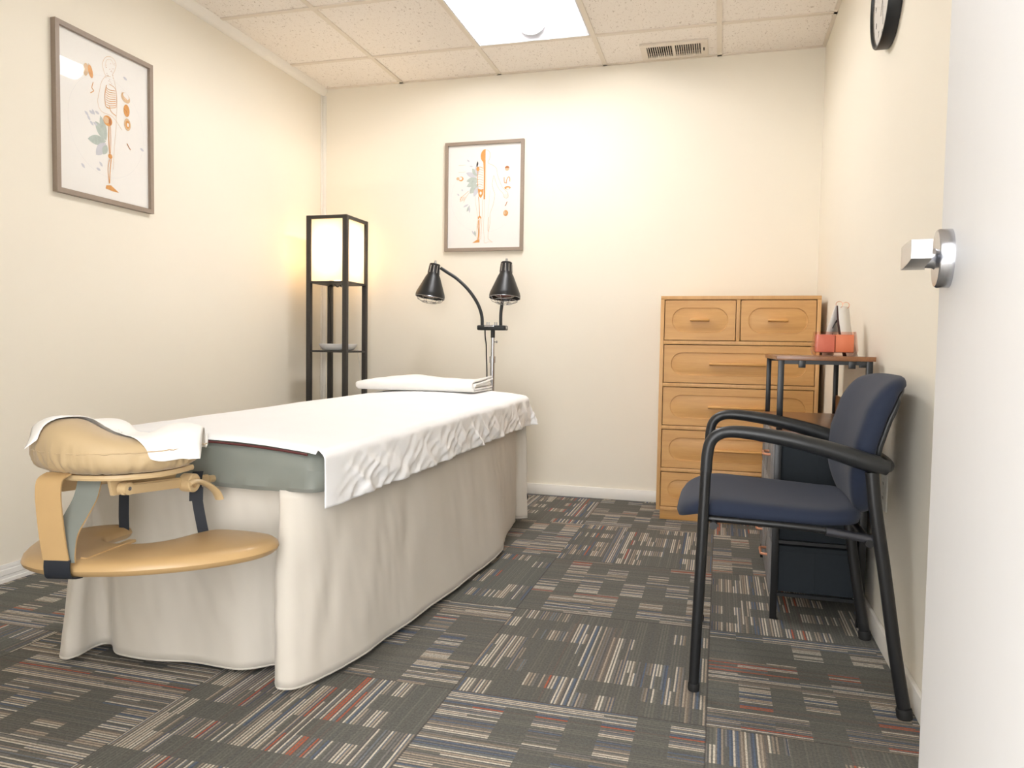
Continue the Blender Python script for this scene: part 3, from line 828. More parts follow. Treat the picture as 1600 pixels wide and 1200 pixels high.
for (ya_, yb_) in ((uy0 + 0.018, ymid - 0.010), (ymid + 0.010, uy1 - 0.018)):
    for (z0, z1) in rows:
        bm = B()
        box(bm, ux0 + 0.012, ux1 - 0.012, ya_ + 0.001, yb_ - 0.001, z0, z1 - 0.010, 0.004)
        # stitched seam ribs on the end panels
        for x in (ux0 + 0.13,): box(bm, x, x + 0.002, ya_ - 0.0004, ya_ + 0.002, z0 + 0.004, z1 - 0.014)
        box(bm, ux0 + 0.014, ux1 - 0.014, ya_ - 0.0006, ya_ + 0.002, z1 - 0.030, z1 - 0.024)
        dr = obj('drawer', bm, 'dark_fabric', un)
        bm = B(); box(bm, ux0 - 0.004, ux0 + 0.011, ya_ - 0.006, yb_ + 0.006, z0 - 0.004, z1 - 0.004, 0.0015)
        # raised diagonal brace pattern
        c1, c2 = (ya_ + 0.01, z0 + 0.005), (yb_ - 0.01, z1 - 0.012)
        for (pa, pb) in ((c1, ((ya_ + yb_) / 2, z1 - 0.012)), (((ya_ + yb_) / 2, z1 - 0.012), (yb_ - 0.01, z0 + 0.005))):
            d_ = Vector((0, pb[0] - pa[0], pb[1] - pa[1])).normalized(); nn = Vector((0, -d_.z, d_.y)) * 0.002
            A_ = Vector((ux0 - 0.0045, pa[0], pa[1])); B_ = Vector((ux0 - 0.0045, pb[0], pb[1]))
            prism(bm, [A_ - nn, B_ - nn, B_ + nn, A_ + nn], (-0.0012, 0, 0))
        fp = obj('drawer_front', bm, 'grey_weathered', None, label='grey weathered drawer front'); fp.parent = dr
        yc_ = (ya_ + yb_) / 2; zc_ = (z0 + z1) / 2 + 0.004
        bm = B(); tube(bm, spline([(ux0 - 0.003, yc_ - 0.045, zc_), (ux0 - 0.019, yc_ - 0.044, zc_), (ux0 - 0.025, yc_ - 0.036, zc_), (ux0 - 0.025, yc_, zc_), (ux0 - 0.025, yc_ + 0.036, zc_), (ux0 - 0.019, yc_ + 0.044, zc_), (ux0 - 0.003, yc_ + 0.045, zc_)], 4), 0.0045, 10)
        hh_ = obj('handle', bm, 'copper', None, label='copper pull handle'); hh_.parent = dr
# low wooden rail at the back of the lower top
bm = B(); box(bm, ux1 - 0.010, ux1 - 0.002, uy0 + 0.024, uy1 - 0.024, ZT + 0.0005, ZT + 0.075, 0.001)
obj('back_rail', bm, 'walnut', un)
un.rotation_euler.z = math.radians(-0.6)

# ================================================================== CANDLE AND FLIP CALENDAR on the stand
ca = Vector((2.757, -1.60, ZS + 0.0135))
cd = thing('candle', ca, 'wide rectangular candle in pink glass on the walnut shelf', 'candle')
def rect_ring(w, d, r, z, n=5):
    pts = []
    for sx, sy, a0 in ((1, 1, 0), (-1, 1, PI / 2), (-1, -1, PI), (1, -1, 3 * PI / 2)):
        for k in range(n + 1):
            a_ = a0 + PI / 2 * k / n; pts.append(Vector((ca.x + sx * (w / 2 - r) + r * math.cos(a_), ca.y + sy * (d / 2 - r) + r * math.sin(a_), z)))
    return pts
bm = B(); z = ca.z
rings = [rect_ring(.116, .056, .004, z), rect_ring(.128, .066, .008, z + .006), rect_ring(.137, .074, .010, z + .018), rect_ring(.123, .066, .010, z + .078),
         rect_ring(.118, .061, .009, z + .078), rect_ring(.126, .064, .009, z + .020), rect_ring(.114, .054, .008, z + .011)]
R_ = grid_surf(bm, rings, closed=True); bm.faces.new(R_[0][::-1]); bm.faces.new(R_[-1])
obj('glass_vessel', bm, 'pink_glass', cd)
M['wax_pink'] = mat('wax_pink', hexc(214, 140, 122), 0.5, var=0.05, nscale=10); M['wax_orange'] = mat('wax_orange', hexc(220, 148, 108), 0.5, var=0.05, nscale=10)
def wax(x0, x1, m):
    bm = B(); box(bm, ca.x + x0, ca.x + x1, ca.y - .025, ca.y + .025, z + 0.0125, z + .069, 0.003); obj('wax', bm, m, cd)
wax(-.0555, -.001, 'wax_pink'); wax(.001, .0555, 'wax_orange')
M['dark_red'] = mat('dark_red_base', hexc(120, 48, 44), 0.3)
bm = B(); box(bm, ca.x - .055, ca.x + .055, ca.y - .026, ca.y + .026, z + 0.0114, z + .0123); obj('base', bm, 'dark_red', cd, label='dark red base of the vessel')
fc = Vector((2.785, -1.43, ZS + 0.0135))
fl = thing('flip_calendar', fc, 'small ring-bound flip calendar with white pages standing behind the candle', 'calendar')
def sheet_q(xoff0, xoff1, z0, z1, w, th_, m, nm, lab=None, bow=0.0):
    # a page leaning in x, spread along y, slightly bowed
    bm = B(); rows = []
    for k in range(9):
        t = k / 8; x = xoff0 + (xoff1 - xoff0) * t + bow * math.sin(PI * t)
        rows.append([Vector((fc.x + x, fc.y - w / 2, fc.z + z0 + (z1 - z0) * t)), Vector((fc.x + x, fc.y + w / 2, fc.z + z0 + (z1 - z0) * t))])
    grid_surf(bm, rows); return obj(nm, bm, m, fl, solid=th_, label=lab)
# the easel is turned: build pages facing -x/-y diagonal by shaping along x
PG = []
def page(ax0, ay0, bx0, by0, tx, ty, wx, wy, m, nm, lab=None):
    bm = B(); rows = []
    for k in range(9):
        t = k / 8; p = Vector((ax0, ay0, 0)).lerp(Vector((tx, ty, 0)), t); p.z = 0.172 * t; bow = 0.006 * math.sin(PI * t)
        q0 = fc + p + Vector((-bow, 0, 0)); rows.append([q0, q0 + Vector((wx, wy, 0))])
    grid_surf(bm, rows); return obj(nm, bm, m, fl, solid=0.0012, label=lab)
page(-0.045, -0.03, 0, 0, -0.004, 0.0, 0.046, 0.075, 'paper', 'page', 'white page with black scribbled marks')
page(0.018, -0.05, 0, 0, 0.0, 0.0, 0.046, 0.075, 'dark_card', 'back_board', 'dark brown backing card')
page(0.030, -0.05, 0, 0, 0.004, 0.0, 0.046, 0.075, 'paper', 'page', 'back page')
for s in (0.2, 0.8):
    c_ = fc + Vector((0.0 + 0.046 * s, 0.075 * s, 0.172)); pts = []
    for k in range(17):
        a_ = 2 * PI * k / 16; pts.append(c_ + Vector((0.011 * math.cos(a_), 0.002 * math.sin(a_), 0.004 + 0.011 * math.sin(a_))))
    bm = B(); tube(bm, pts, 0.0011, 6, cap=False)
    obj('binder_ring', bm, 'copper', fl)
# scribbled marks on the front page
bm = B()
def on_page(s, t, d=0.0018):
    p = Vector((-0.045, -0.03, 0)).lerp(Vector((-0.004, 0.0, 0)), t); q0 = fc + p + Vector((-0.006 * math.sin(PI * t) + d, -d * 0.7, 0.172 * t)); return q0 + Vector((0.046 * s, 0.075 * s, 0))
for seq in ([(0.35, 0.55), (0.5, 0.72), (0.42, 0.62), (0.6, 0.78), (0.52, 0.66)], [(0.2, 0.30), (0.35, 0.42), (0.3, 0.33), (0.5, 0.44), (0.4, 0.36)], [(0.3, 0.18), (0.5, 0.26), (0.45, 0.2)]):
    tube(bm, spline([on_page(*q) for q in seq], 4), 0.0016, 5)
obj('lettering', bm, 'ink_black', fl)

# ================================================================== FLOOR LAMP with shelves
FX0, FX1, FY0, FY1, FH = 0.140, 0.392, -0.425, -0.162, 1.572
fl_ = thing('floor_lamp', ((FX0 + FX1) / 2, (FY0 + FY1) / 2, 0), 'tall black square shelf lamp with a glowing cream shade in the back left corner', 'floor lamp')
p = 0.026
for x in (FX0, FX1 - p):
    for y in (FY0, FY1 - p):
        bm = B(); box(bm, x, x + p, y, y + p, 0, FH, 0.001); obj('post', bm, 'lamp_frame', fl_)
bm = B()
for z0 in (FH - 0.019,):
    for y in (FY0, FY1 - p): box(bm, FX0 + p, FX1 - p, y + 0.001, y + p - 0.001, z0, FH - 0.0005)
    for x in (FX0, FX1 - p): box(bm, x + 0.001, x + p - 0.001, FY0 + p, FY1 - p, z0, FH - 0.0005)
obj('top_frame', bm, 'lamp_frame', fl_, smooth=False)
for z in (1.196, 0.806, 0.42, 0.06):
    bm = B(); box(bm, FX0 + p, FX1 - p, FY0 + 0.003, FY1 - 0.003, z, z + 0.010); box(bm, FX0 + 0.003, FX0 + p, FY0 + p, FY1 - p, z, z + 0.010); box(bm, FX1 - p, FX1 - 0.003, FY0 + p, FY1 - p, z, z + 0.010)
    obj('shelf', bm, 'lamp_frame', fl_, smooth=False)
# shade
ms = bpy.data.materials.new('lamp_shade_fabric'); ms.use_nodes = True
t = NT(ms); n = t.n
df = n.new('ShaderNodeBsdfDiffuse'); df.inputs[0].default_value = hexc(250, 238, 218)
tl = n.new('ShaderNodeBsdfTranslucent'); tl.inputs[0].default_value = hexc(250, 232, 205)
mx = n.new('ShaderNodeMixShader'); mx.inputs[0].default_value = 0.45
t.link(df.outputs[0], mx.inputs[1]); t.link(tl.outputs[0], mx.inputs[2]); t.link(mx.outputs[0], n['Material Output'].inputs[0])
nz = t.noise(300, 2, t.coord()); t.link(t.mix(nz, hexc(246, 230, 206), hexc(252, 240, 220)), df.inputs[0])
M['shade'] = ms
bm = B()
g = p * 0.5
q = [(FX0 + g, FY0 + g), (FX1 - g, FY0 + g), (FX1 - g, FY1 - g), (FX0 + g, FY1 - g)]
grid_surf(bm, [[Vector((x, y, 1.208)) for x, y in q], [Vector((x, y, FH - 0.012)) for x, y in q]], closed=True)
obj('lamp_shade', bm, 'shade', fl_, smooth=False, label='cream paper shade lit from inside')
bm = B(); lathe(bm, [(0, 0), (0.018, 0), (0.018, 0.05), (0.012, 0.06), (0.02, 0.075), (0.029, 0.10), (0.029, 0.12), (0.02, 0.14), (0, 0.146)], ((FX0 + FX1) / 2, (FY0 + FY1) / 2, 1.207), (0, 0, 1), 24)
obj('bulb', bm, emis('bulb_glow', (1.0, 0.82, 0.6, 1), 6.0), fl_)
ld = bpy.data.lights.new('lamp_light', 'POINT'); ld.energy = LAMP_POWER; ld.color = (1.0, 0.80, 0.56); ld.shadow_soft_size = 0.03
lo = bpy.data.objects.new('lamp_light', ld); COL.objects.link(lo); lo.location = ((FX0 + FX1) / 2, (FY0 + FY1) / 2, 1.40)
# cord, switch chain
bm = B(); tube(bm, spline([(0.235, -0.30, 1.192), (0.215, -0.30, 1.186), (0.198, -0.28, 1.15), (0.186, -0.24, 1.08), (0.172, -0.20, 0.9), (0.150, -0.155, 0.83), (0.146, -0.150, 0.7), (0.152, -0.150, 0.5), (0.162, -0.150, 0.45), (0.16, -0.150, 0.2), (0.17, -0.15, 0.005)], 6), 0.0028, 8)
obj('cord', bm, 'rubber', fl_)
bm = B(); tube(bm, spline([(0.255, -0.31, 1.194), (0.275, -0.31, 1.180), (0.29, -0.31, 1.190), (0.305, -0.32, 1.180), (0.315, -0.33, 1.19)], 5), 0.003, 8)
tube(bm, [(0.322, -0.33, 1.195), (0.322, -0.33, 1.135)], 0.0008, 6); lathe(bm, [(0, 0), (0.003, 0.002), (0.003, 0.008), (0, 0.010)], (0.322, -0.33, 1.126), (0, 0, 1), 10)
obj('pull_switch', bm, 'chrome', fl_)

# bowl on the lamp shelf
bo = thing('dish', (0.27, -0.32, 0.817), 'shallow round white dish on the lamp shelf below the shade', 'dish')
bm = B(); lathe(bm, [(0, 0), (0.074, 0), (0.088, 0.004), (0.102, 0.022), (0.109, 0.037), (0.106, 0.038), (0.096, 0.022), (0.082, 0.010), (0, 0.008)], (0.274, -0.300, 0.8165), (0, 0, 1), 48)
obj('bowl', bm, 'bowl', bo)
bm = B(); tube(bm, spline([(0.315, -0.210, 0.822), (0.322, -0.158, 0.822), (0.324, -0.150, 0.80), (0.335, -0.148, 0.72), (0.345, -0.146, 0.64), (0.375, -0.14, 0.58), (0.38, -0.13, 0.3), (0.38, -0.13, 0.004)], 5), 0.0015, 6)
obj('cord', bm, 'white_plastic', bo, label='thin white cord')

# ================================================================== HEAT LAMP on a stand
hl = thing('heat_lamp', (1.224, -0.35, 0), 'black double-headed heat lamp with gooseneck arms on a chrome stand behind the table', 'heat lamp')
bm = B()
for k in range(5):
    a_ = 2 * PI * k / 5 + PI / 5; e = Vector((1.224 + 0.20 * math.cos(a_), -0.35 + 0.20 * math.sin(a_), 0.055))
    tube(bm, [(1.224, -0.35, 0.075), (e.x, e.y, 0.058)], [0.016, 0.010], 10)
obj('base', bm, 'black_metal', hl)
for k in range(5):
    a_ = 2 * PI * k / 5 + PI / 5; e = Vector((1.224 + 0.195 * math.cos(a_), -0.35 + 0.195 * math.sin(a_), 0.024))
    bm = B(); lathe(bm, [(0, -0.008), (0.022, -0.008), (0.024, -0.004), (0.024, 0.004), (0.022, 0.008), (0, 0.008)], e, (math.sin(a_), -math.cos(a_), 0), 20); tube(bm, [e, e + Vector((0, 0, 0.034))], 0.004, 8)
    obj('caster', bm, 'rubber', hl)
bm = B(); tube(bm, [(1.224, -0.35, 0.06), (1.224, -0.35, 0.79)], 0.0125, 16); tube(bm, [(1.224, -0.35, 0.765), (1.224, -0.35, 0.80)], 0.0165, 16)
tube(bm, [(1.224, -0.35, 0.79), (1.224, -0.35, 0.905)], 0.010, 16); tube(bm, [(1.224, -0.35, 0.878), (1.245, -0.35, 0.878)], 0.003, 8); tube(bm, [(1.243, -0.35, 0.878), (1.250, -0.35, 0.878)], 0.006, 10)
obj('pole', bm, 'chrome', hl)
bm = B(); tube(bm, [(1.224, -0.35, 0.90), (1.224, -0.35, 0.945)], 0.0115, 14)
box(bm, 1.144, 1.300, -0.385, -0.320, 0.940, 0.966, 0.006, 3)
obj('control_box', bm, 'black_plastic', hl)
bm = B(); box(bm, 1.186, 1.240, -0.3865, -0.380, 0.957, 0.967, 0.001)
obj('name_plate', bm, 'chrome', hl)
for x in (1.193, 1.205, 1.236, 1.248):
    bm = B(); tube(bm, [(x, -0.36, 0.965), (x, -0.36, 0.983)], 0.003, 8); obj('toggle_switch', bm, 'chrome', hl)
bm = B(); tube(bm, [(1.297, -0.365, 0.953), (1.305, -0.365, 0.953)], 0.008, 10); obj('knob', bm, 'chrome', hl)
def head(top, axis, arm_pts, roll=0.0):
    """top: cap point; axis: points from the cap to the mouth."""
    A_ = Vector(axis).normalized(); T = Vector(top)
    bm = B(); tube(bm, spline(arm_pts, 8), 0.0088, 12)
    obj('gooseneck_arm', bm, 'black_plastic', hl)
    bm = B()
    lathe(bm, [(0.0, 0.0), (0.026, 0.0), (0.029, 0.003), (0.033, 0.06), (0.040, 0.072), (0.058, 0.115), (0.077, 0.160), (0.080, 0.172), (0.080, 0.186), (0.078, 0.186), (0.076, 0.172), (0.055, 0.118), (0.034, 0.072), (0.0, 0.060)], T, A_, 40)
    # cooling slots as dark ribs round the neck
    q = Vector((0, 0, 1)).rotation_difference(A_)
    hd = obj('lamp_head', bm, 'black_metal', hl)
    bm = B()
    for k in range(10):
        a_ = 2 * PI * k / 10 + 0.2; d0 = q @ Vector((math.cos(a_), math.sin(a_), 0))
        tube(bm, [T + A_ * 0.012 + d0 * 0.0293, T + A_ * 0.052 + d0 * 0.0325], 0.0022, 6)
    s_ = obj('vent_slot', bm, 'chrome', None, label='light metal cooling slots'); s_.parent = hd; s_.matrix_parent_inverse = Matrix.Identity(4)
    bm = B(); lathe(bm, [(0.0, -0.018), (0.006, -0.018), (0.007, -0.008), (0.009, -0.006), (0.009, 0.001), (0.0, 0.001)], T, A_, 14)
    s_ = obj('cap_nut', bm, 'chrome', None); s_.parent = hd
    bm = B(); lathe(bm, [(0.0, 0.075), (0.02, 0.08), (0.045, 0.12), (0.060, 0.155), (0.058, 0.172), (0.04, 0.182), (0.0, 0.186)], T, A_, 28)
    s_ = obj('bulb', bm, 'bulb_red', None); s_.parent = hd
    bm = B()
    for rr_, hh_ in ((0.080, 0.186), (0.066, 0.202), (0.040, 0.214)):
        pts = [T + A_ * hh_ + q @ Vector((rr_ * math.cos(2 * PI * k / 32), rr_ * math.sin(2 * PI * k / 32), 0)) for k in range(33)]
        tube(bm, pts, 0.0014, 6, cap=False)
    for k in range(8):
        a_ = 2 * PI * k / 8; d0 = q @ Vector((math.cos(a_), math.sin(a_), 0))
        tube(bm, [T + A_ * 0.184 + d0 * 0.080, T + A_ * 0.202 + d0 * 0.066, T + A_ * 0.214 + d0 * 0.040, T + A_ * 0.218 + d0 * 0.012], 0.0011, 6)
    s_ = obj('wire_guard', bm, 'chrome', None, label='chrome wire guard'); s_.parent = hd
head((0.892, -0.36, 1.298), (-0.115, -0.10, -1), [(1.164, -0.352, 0.96), (1.160, -0.352, 1.02), (1.135, -0.352, 1.085), (1.085, -0.354, 1.155), (1.02, -0.356, 1.215), (0.965, -0.358, 1.250), (0.925, -0.358, 1.275)])
head((1.338, -0.50, 1.285), (0.0, -0.14, -1), [(1.268, -0.352, 0.96), (1.268, -0.352, 1.03), (1.275, -0.345, 1.11), (1.29, -0.36, 1.20), (1.315, -0.42, 1.25), (1.336, -0.465, 1.262)])
bm = B(); tube(bm, spline([(1.180, -0.352, 0.942), (1.182, -0.352, 0.90), (1.188, -0.352, 0.86), (1.190, -0.352, 0.80), (1.193, -0.352, 0.74), (1.194, -0.352, 0.66), (1.19, -0.352, 0.5), (1.20, -0.345, 0.1)], 5), 0.0035, 8)
obj('cord', bm, 'rubber', hl)
bm = B(); tube(bm, [(0.925, -0.358, 1.275), (0.952, -0.358, 1.258)], 0.006, 10)
obj('arm_joint', bm, 'chrome', hl)

# ================================================================== MASSAGE TABLE
TX0, TX1, TY0, TY1 = 0.748, 1.510, -2.650, -0.690
def ztop(x, y):
    a_ = (x - TX0) / (TX1 - TX0); a_ = max(0, min(1, a_))
    return 0.598 + 0.013 * (y + 2.65) / 1.96 + 0.026 * math.sin(PI * a_) ** 0.7
mt = thing('massage_table', ((TX0 + TX1) / 2, (TY0 + TY1) / 2, 0), 'massage table with a grey satin mattress cover under the white sheet', 'massage table')
def rrect(x0, x1, y0, y1, r, n=8):
    pts = []
    for cx_, cy_, a0 in ((x1 - r, y1 - r, 0), (x0 + r, y1 - r, PI / 2), (x0 + r, y0 + r, PI), (x1 - r, y0 + r, 3 * PI / 2)):
        for k in range(n + 1):
            a_ = a0 + PI / 2 * k / n; pts.append((cx_ + r * math.cos(a_), cy_ + r * math.sin(a_)))
    out = []
    for i, a_ in enumerate(pts):
        b_ = pts[(i + 1) % len(pts)]; L_ = math.dist(a_, b_); m_ = max(1, int(L_ / 0.015))
        for k in range(m_): out.append((a_[0] + (b_[0] - a_[0]) * k / m_, a_[1] + (b_[1] - a_[1]) * k / m_))
    return out
bm = B(); ring = rrect(TX0 + 0.01, TX1, TY0, TY1, 0.045); ccx, ccy = (TX0 + TX1) / 2, (TY0 + TY1) / 2
rows = []
for inset, zf in ((0.010, 0.0), (0.002, 0.10), (0.0, 0.30), (0.0, 0.55), (0.006, 0.78), (0.020, 0.93), (0.045, 1.0), (0.11, 1.0), (0.2, 1.0), (0.30, 1.0)):
    r_ = []
    for i, (x, y) in enumerate(ring):
        dx, dy = x - ccx, y - ccy
        fx = 1 - inset / ((TX1 - TX0) / 2); fy = 1 - inset / ((TY1 - TY0) / 2)
        X_, Y_ = ccx + dx * fx, ccy + dy * fy
        zt_ = ztop(X_, Y_) - 0.003; z_ = 0.500 + (zt_ - 0.500) * zf
        # soft puckers of the fitted cover
        w_ = (1.5 if Y_ < TY0 + 0.06 else 0.6) * (0.006 * noise.noise(Vector((X_ * 7, Y_ * 7, z_ * 10))) + 0.004 * noise.noise(Vector((X_ * 22 + z_ * 30, Y_ * 20, z_ * 24)))) * (1 if zf < 0.95 else 0.2)
        nn = Vector((dx / 0.38, dy / 0.98, 0)); nn = Vector((nn.x if abs(nn.x) > .9 else 0, nn.y if abs(nn.y) > .9 else 0, 0))
        r_.append(Vector((X_, Y_, z_)) + nn * w_)
    rows.append(r_)
R_ = grid_surf(bm, rows, closed=True); bm.faces.new(R_[0][::-1]); bm.faces.new(R_[-1])
obj('mattress', bm, 'grey_cover', mt, label='grey satin fitted mattress cover')
M['maroon'] = mat('maroon_piping', hexc(86, 40, 40), 0.6)
bm = B(); tube(bm, [(TX0 + 0.05 + (TX1 - TX0 - 0.085) * k / 24, TY0 + 0.004 + 0.0 * k, ztop(TX0 + 0.05 + (TX1 - TX0 - 0.085) * k / 24, TY0) - 0.0125) for k in range(25)], 0.0028, 8)
obj('piping', bm, 'maroon', mt, label='dark maroon edge showing under the sheet')
bm = B(); box(bm, TX0 + 0.04, TX1 - 0.12, TY0 + 0.08, TY1 - 0.05, 0.40, 0.498, 0.004)
obj('table_frame', bm, 'tan_plastic', mt)
for x in (TX0 + 0.09, TX1 - 0.19):
    for y in (TY0 + 0.25, TY1 - 0.25):
        bm = B(); box(bm, x, x + 0.045, y, y + 0.03, 0, 0.41, 0.003); obj('leg', bm, 'tan_plastic', mt)

# skirt: one long cloth hung round the table, its ends overlapping at the near right corner
SK = [  # (top x, top y, bottom x, bottom y, bottom z)
 (1.395, -2.632, 1.378, -2.628, .022), (1.402, -2.642, 1.402, -2.648, .020), (1.430, -2.630, 1.437, -2.628, .018), (1.470, -2.58, 1.467, -2.553, .018), (1.488, -2.46, 1.499, -2.42, .020),
 (1.489, -2.28, 1.510, -2.28, .020), (1.489, -2.14, 1.525, -2.148, .020), (1.489, -1.87, 1.545, -1.871, .020), (1.489, -1.64, 1.559, -1.643, .020), (1.490, -1.36, 1.572, -1.355, .020),
 (1.490, -1.16, 1.535, -1.16, .020), (1.486, -1.00, 1.506, -1.000, .020), (1.480, -0.86, 1.490, -0.86, .020), (1.476, -0.80, 1.482, -0.780, .020), (1.460, -0.74, 1.462, -0.735, .02), (1.485, -0.705, 1.500, -0.71, .02),
 (1.500, -0.695, 1.511, -0.684, .020), (1.40, -0.690, 1.40, -0.67, .020), (1.10, -0.692, 1.10, -0.66, .020), (0.82, -0.692, 0.82, -0.67, .020), (0.765, -0.70, 0.755, -0.69, .020), (0.760, -1.0, 0.735, -1.0, .020),
 (0.760, -1.5, 0.71, -1.5, .020), (0.760, -2.1, 0.735, -2.1, .020), (0.762, -2.50, 0.738, -2.52, .020), (0.762, -2.590, 0.738, -2.636, .020), (0.785, -2.603, 0.768, -2.662, .018), (0.80, -2.605, 0.790, -2.640, .020), (0.81, -2.606, 0.790, -2.575, .022),
 (0.83, -2.608, 0.815, -2.553, .022), (0.86, -2.61, 0.862, -2.590, .020), (0.90, -2.612, 0.905, -2.603, .020), (1.00, -2.616, 0.99, -2.603, .020), (1.10, -2.616, 1.10, -2.584, .020), (1.18, -2.616, 1.198, -2.586, .020),
 (1.24, -2.616, 1.245, -2.583, .020), (1.29, -2.612, 1.285, -2.556, .020), (1.33, -2.605, 1.315, -2.528, .020), (1.38, -2.600, 1.39, -2.52, .020), (1.44, -2.59, 1.44, -2.50, .020)]
top = spline([(a_, b_, 0.503) for a_, b_, *_ in SK], 12); bot = spline([(q[2], q[3], q[4]) for q in SK], 12)
bm = B(); rows = []
NT_ = 22; arcl = 0
prevp = bot[0]
cum = [0.0]
for i in range(1, len(bot)): cum.append(cum[-1] + (bot[i] - bot[i - 1]).length)
for j in range(NT_ + 1):
    t = j / NT_; r_ = []
    for i in range(len(top)):
        e = t ** 0.85; pnt = top[i].lerp(bot[i], e); pnt.z = top[i].z + (bot[i].z - top[i].z) * t
        a0 = top[max(i - 1, 0)].lerp(bot[max(i - 1, 0)], e); a1 = top[min(i + 1, len(top) - 1)].lerp(bot[min(i + 1, len(top) - 1)], e)
        tg = (a1 - a0); tg.z = 0
        if tg.length < 1e-6: tg = Vector((0, 1, 0))
        nn = Vector((tg.y, -tg.x, 0)).normalized()
        s_ = cum[i]
        fold = 0.010 * noise.noise(Vector((s_ * 5.0, t * 0.9, 3.1))) + 0.003 * noise.noise(Vector((s_ * 9 + t * 6, t * 4, 5.5))) + 0.0045 * noise.noise(Vector((s_ * 17 + t * 2, t * 1.5, 8.7))) + 0.0028 * noise.noise(Vector((s_ * 34 - t * 3, t * 5, 1.2)))
        wgt = 0.25 + 0.75 * math.sin(PI * min(1, t * 0.9 + 0.08)) if t < 0.95 else 0.45
        r_.append(pnt + nn * fold * wgt)
    rows.append(r_)
# rolled hem
r_ = [q + Vector((0, 0, -0.0)) for q in rows[-1]]
grid_surf(bm, rows)
sk = obj('table_skirt', bm, 'skirt', None, recalc=False, solid=0.0015, sharp=80, label='beige cloth skirt hanging to the floor around the massage table', cat='table skirt')
bm = B(); tube(bm, [q + Vector((0, 0, 0.002)) for q in rows[-1]], 0.0022, 6, flat=0.0035, up=(0, 0, 1))
obj('hem', bm, 'skirt', sk, recalc=True)

# white sheet over the top
bm = B(); rows = []
us = []
OV = 0.128
xl, xr = TX0 - 0.008, TX1 + 0.010
Wd = xr - xl
nu = 190; nv = 330
y_near, y_far = TY0 + 0.006, TY1 + 0.008
rowsS = []
for j in range(nv + 1):
    v = j / nv; yy = y_near + v * (y_far - y_near + OV); row = []
    for i in range(nu + 1):
        uu = -OV + (Wd + 2 * OV) * i / nu
        x = xl + uu
        def fold(d, r=0.022):
            # d: distance past the start of the bend; returns (outward, down)
            q = r * PI / 2
            if d <= 0: return d, 0.0
            if d < q: return r * math.sin(d / r), r * (1 - math.cos(d / r))
            return r, r + (d - q)
        rb = 0.022
        dr_ = x - (xr - rb); dl_ = (xl + rb) - x; df_ = yy - (y_far - rb)
        px, py, drop = x, yy, 0.0
        side = 0.0; dz3 = 0.0; ds = max(dr_, dl_); sx_ = 1 if dr_ >= dl_ else -1
        if ds > 0:
            o_, side = fold(ds, rb)
        if df_ > 0:
            oy, dz3 = fold(df_, rb)
        drop = max(side, dz3)
        if ds > 0 and df_ > 0:
            th_ = math.atan2(df_, ds); o_, drop = fold(max(ds, df_), rb)
            fl_k = 0.30 * math.sin(2 * th_) ** 2 * max(0, drop - rb)
            ex = xr - rb if sx_ > 0 else xl + rb
            px = ex + sx_ * math.cos(th_) * (o_ + fl_k) ; py = y_far - rb + math.sin(th_) * (o_ + fl_k)
        elif ds > 0: px = (xr - rb if sx_ > 0 else xl + rb) + sx_ * o_
        elif df_ > 0: py = y_far - rb + oy
        z_ = ztop(min(max(px, xl), xr), py) + 0.005 - drop
        # creases
        hang = min(1.0, drop / 0.10)
        if hang > 0:
            def rdg(v_): return 1.0 - 2.0 * min(1.0, abs(v_) * 2.4)
            q_ = yy if side >= dz3 else x
            cr = 0.007 * noise.noise(Vector((q_ * 8 + drop * 5, 0.5, 2.0 + (5 if dl_ > 0 else 0)))) + 0.0055 * rdg(noise.noise(Vector((q_ * 8 - drop * 9, drop * 5, 4.0)))) + 0.0035 * rdg(noise.noise(Vector((q_ * 17 + drop * 22, drop * 13, 7.0)))) + 0.0018 * noise.noise(Vector((q_ * 55, drop * 40, 9.0)))
            nearf = min(1.0, max(0.0, (yy - y_near) / 0.18)); am = hang * (1.3 if yy > -1.6 else 1.0) * nearf
            if side >= dz3: px += sx_ * (cr * am + 0.010 * hang * nearf)
            else: py += cr * am + 0.008 * hang
            if dr_ > 0 or dl_ > 0: z_ += 0.004 * noise.noise(Vector((yy * 5, 1, 1))) * hang
        else:
            z_ += 0.0025 * noise.noise(Vector((x * 5, yy * 3.0, 0))) + 0.0012 * noise.noise(Vector((x * 14, yy * 11, 3)))
        # near hem: slightly wavy, pushed out over the mattress edge
        if j <= 4 and hang == 0:
            z_ -= (0.012, 0.008, 0.004, 0.002, 0.001)[j]
        py += 0.006 * noise.noise(Vector((x * 6, 0, 5))) * (1 - v) ** 6
        row.append(Vector((px, py, z_)))
    rowsS.append(row)
grid_surf(bm, rowsS)
sh = obj('bed_sheet', bm, 'sheet', None, recalc=False, sharp=80, label='white sheet spread over the massage table, hanging down its long side', cat='sheet', solid=0.0012)

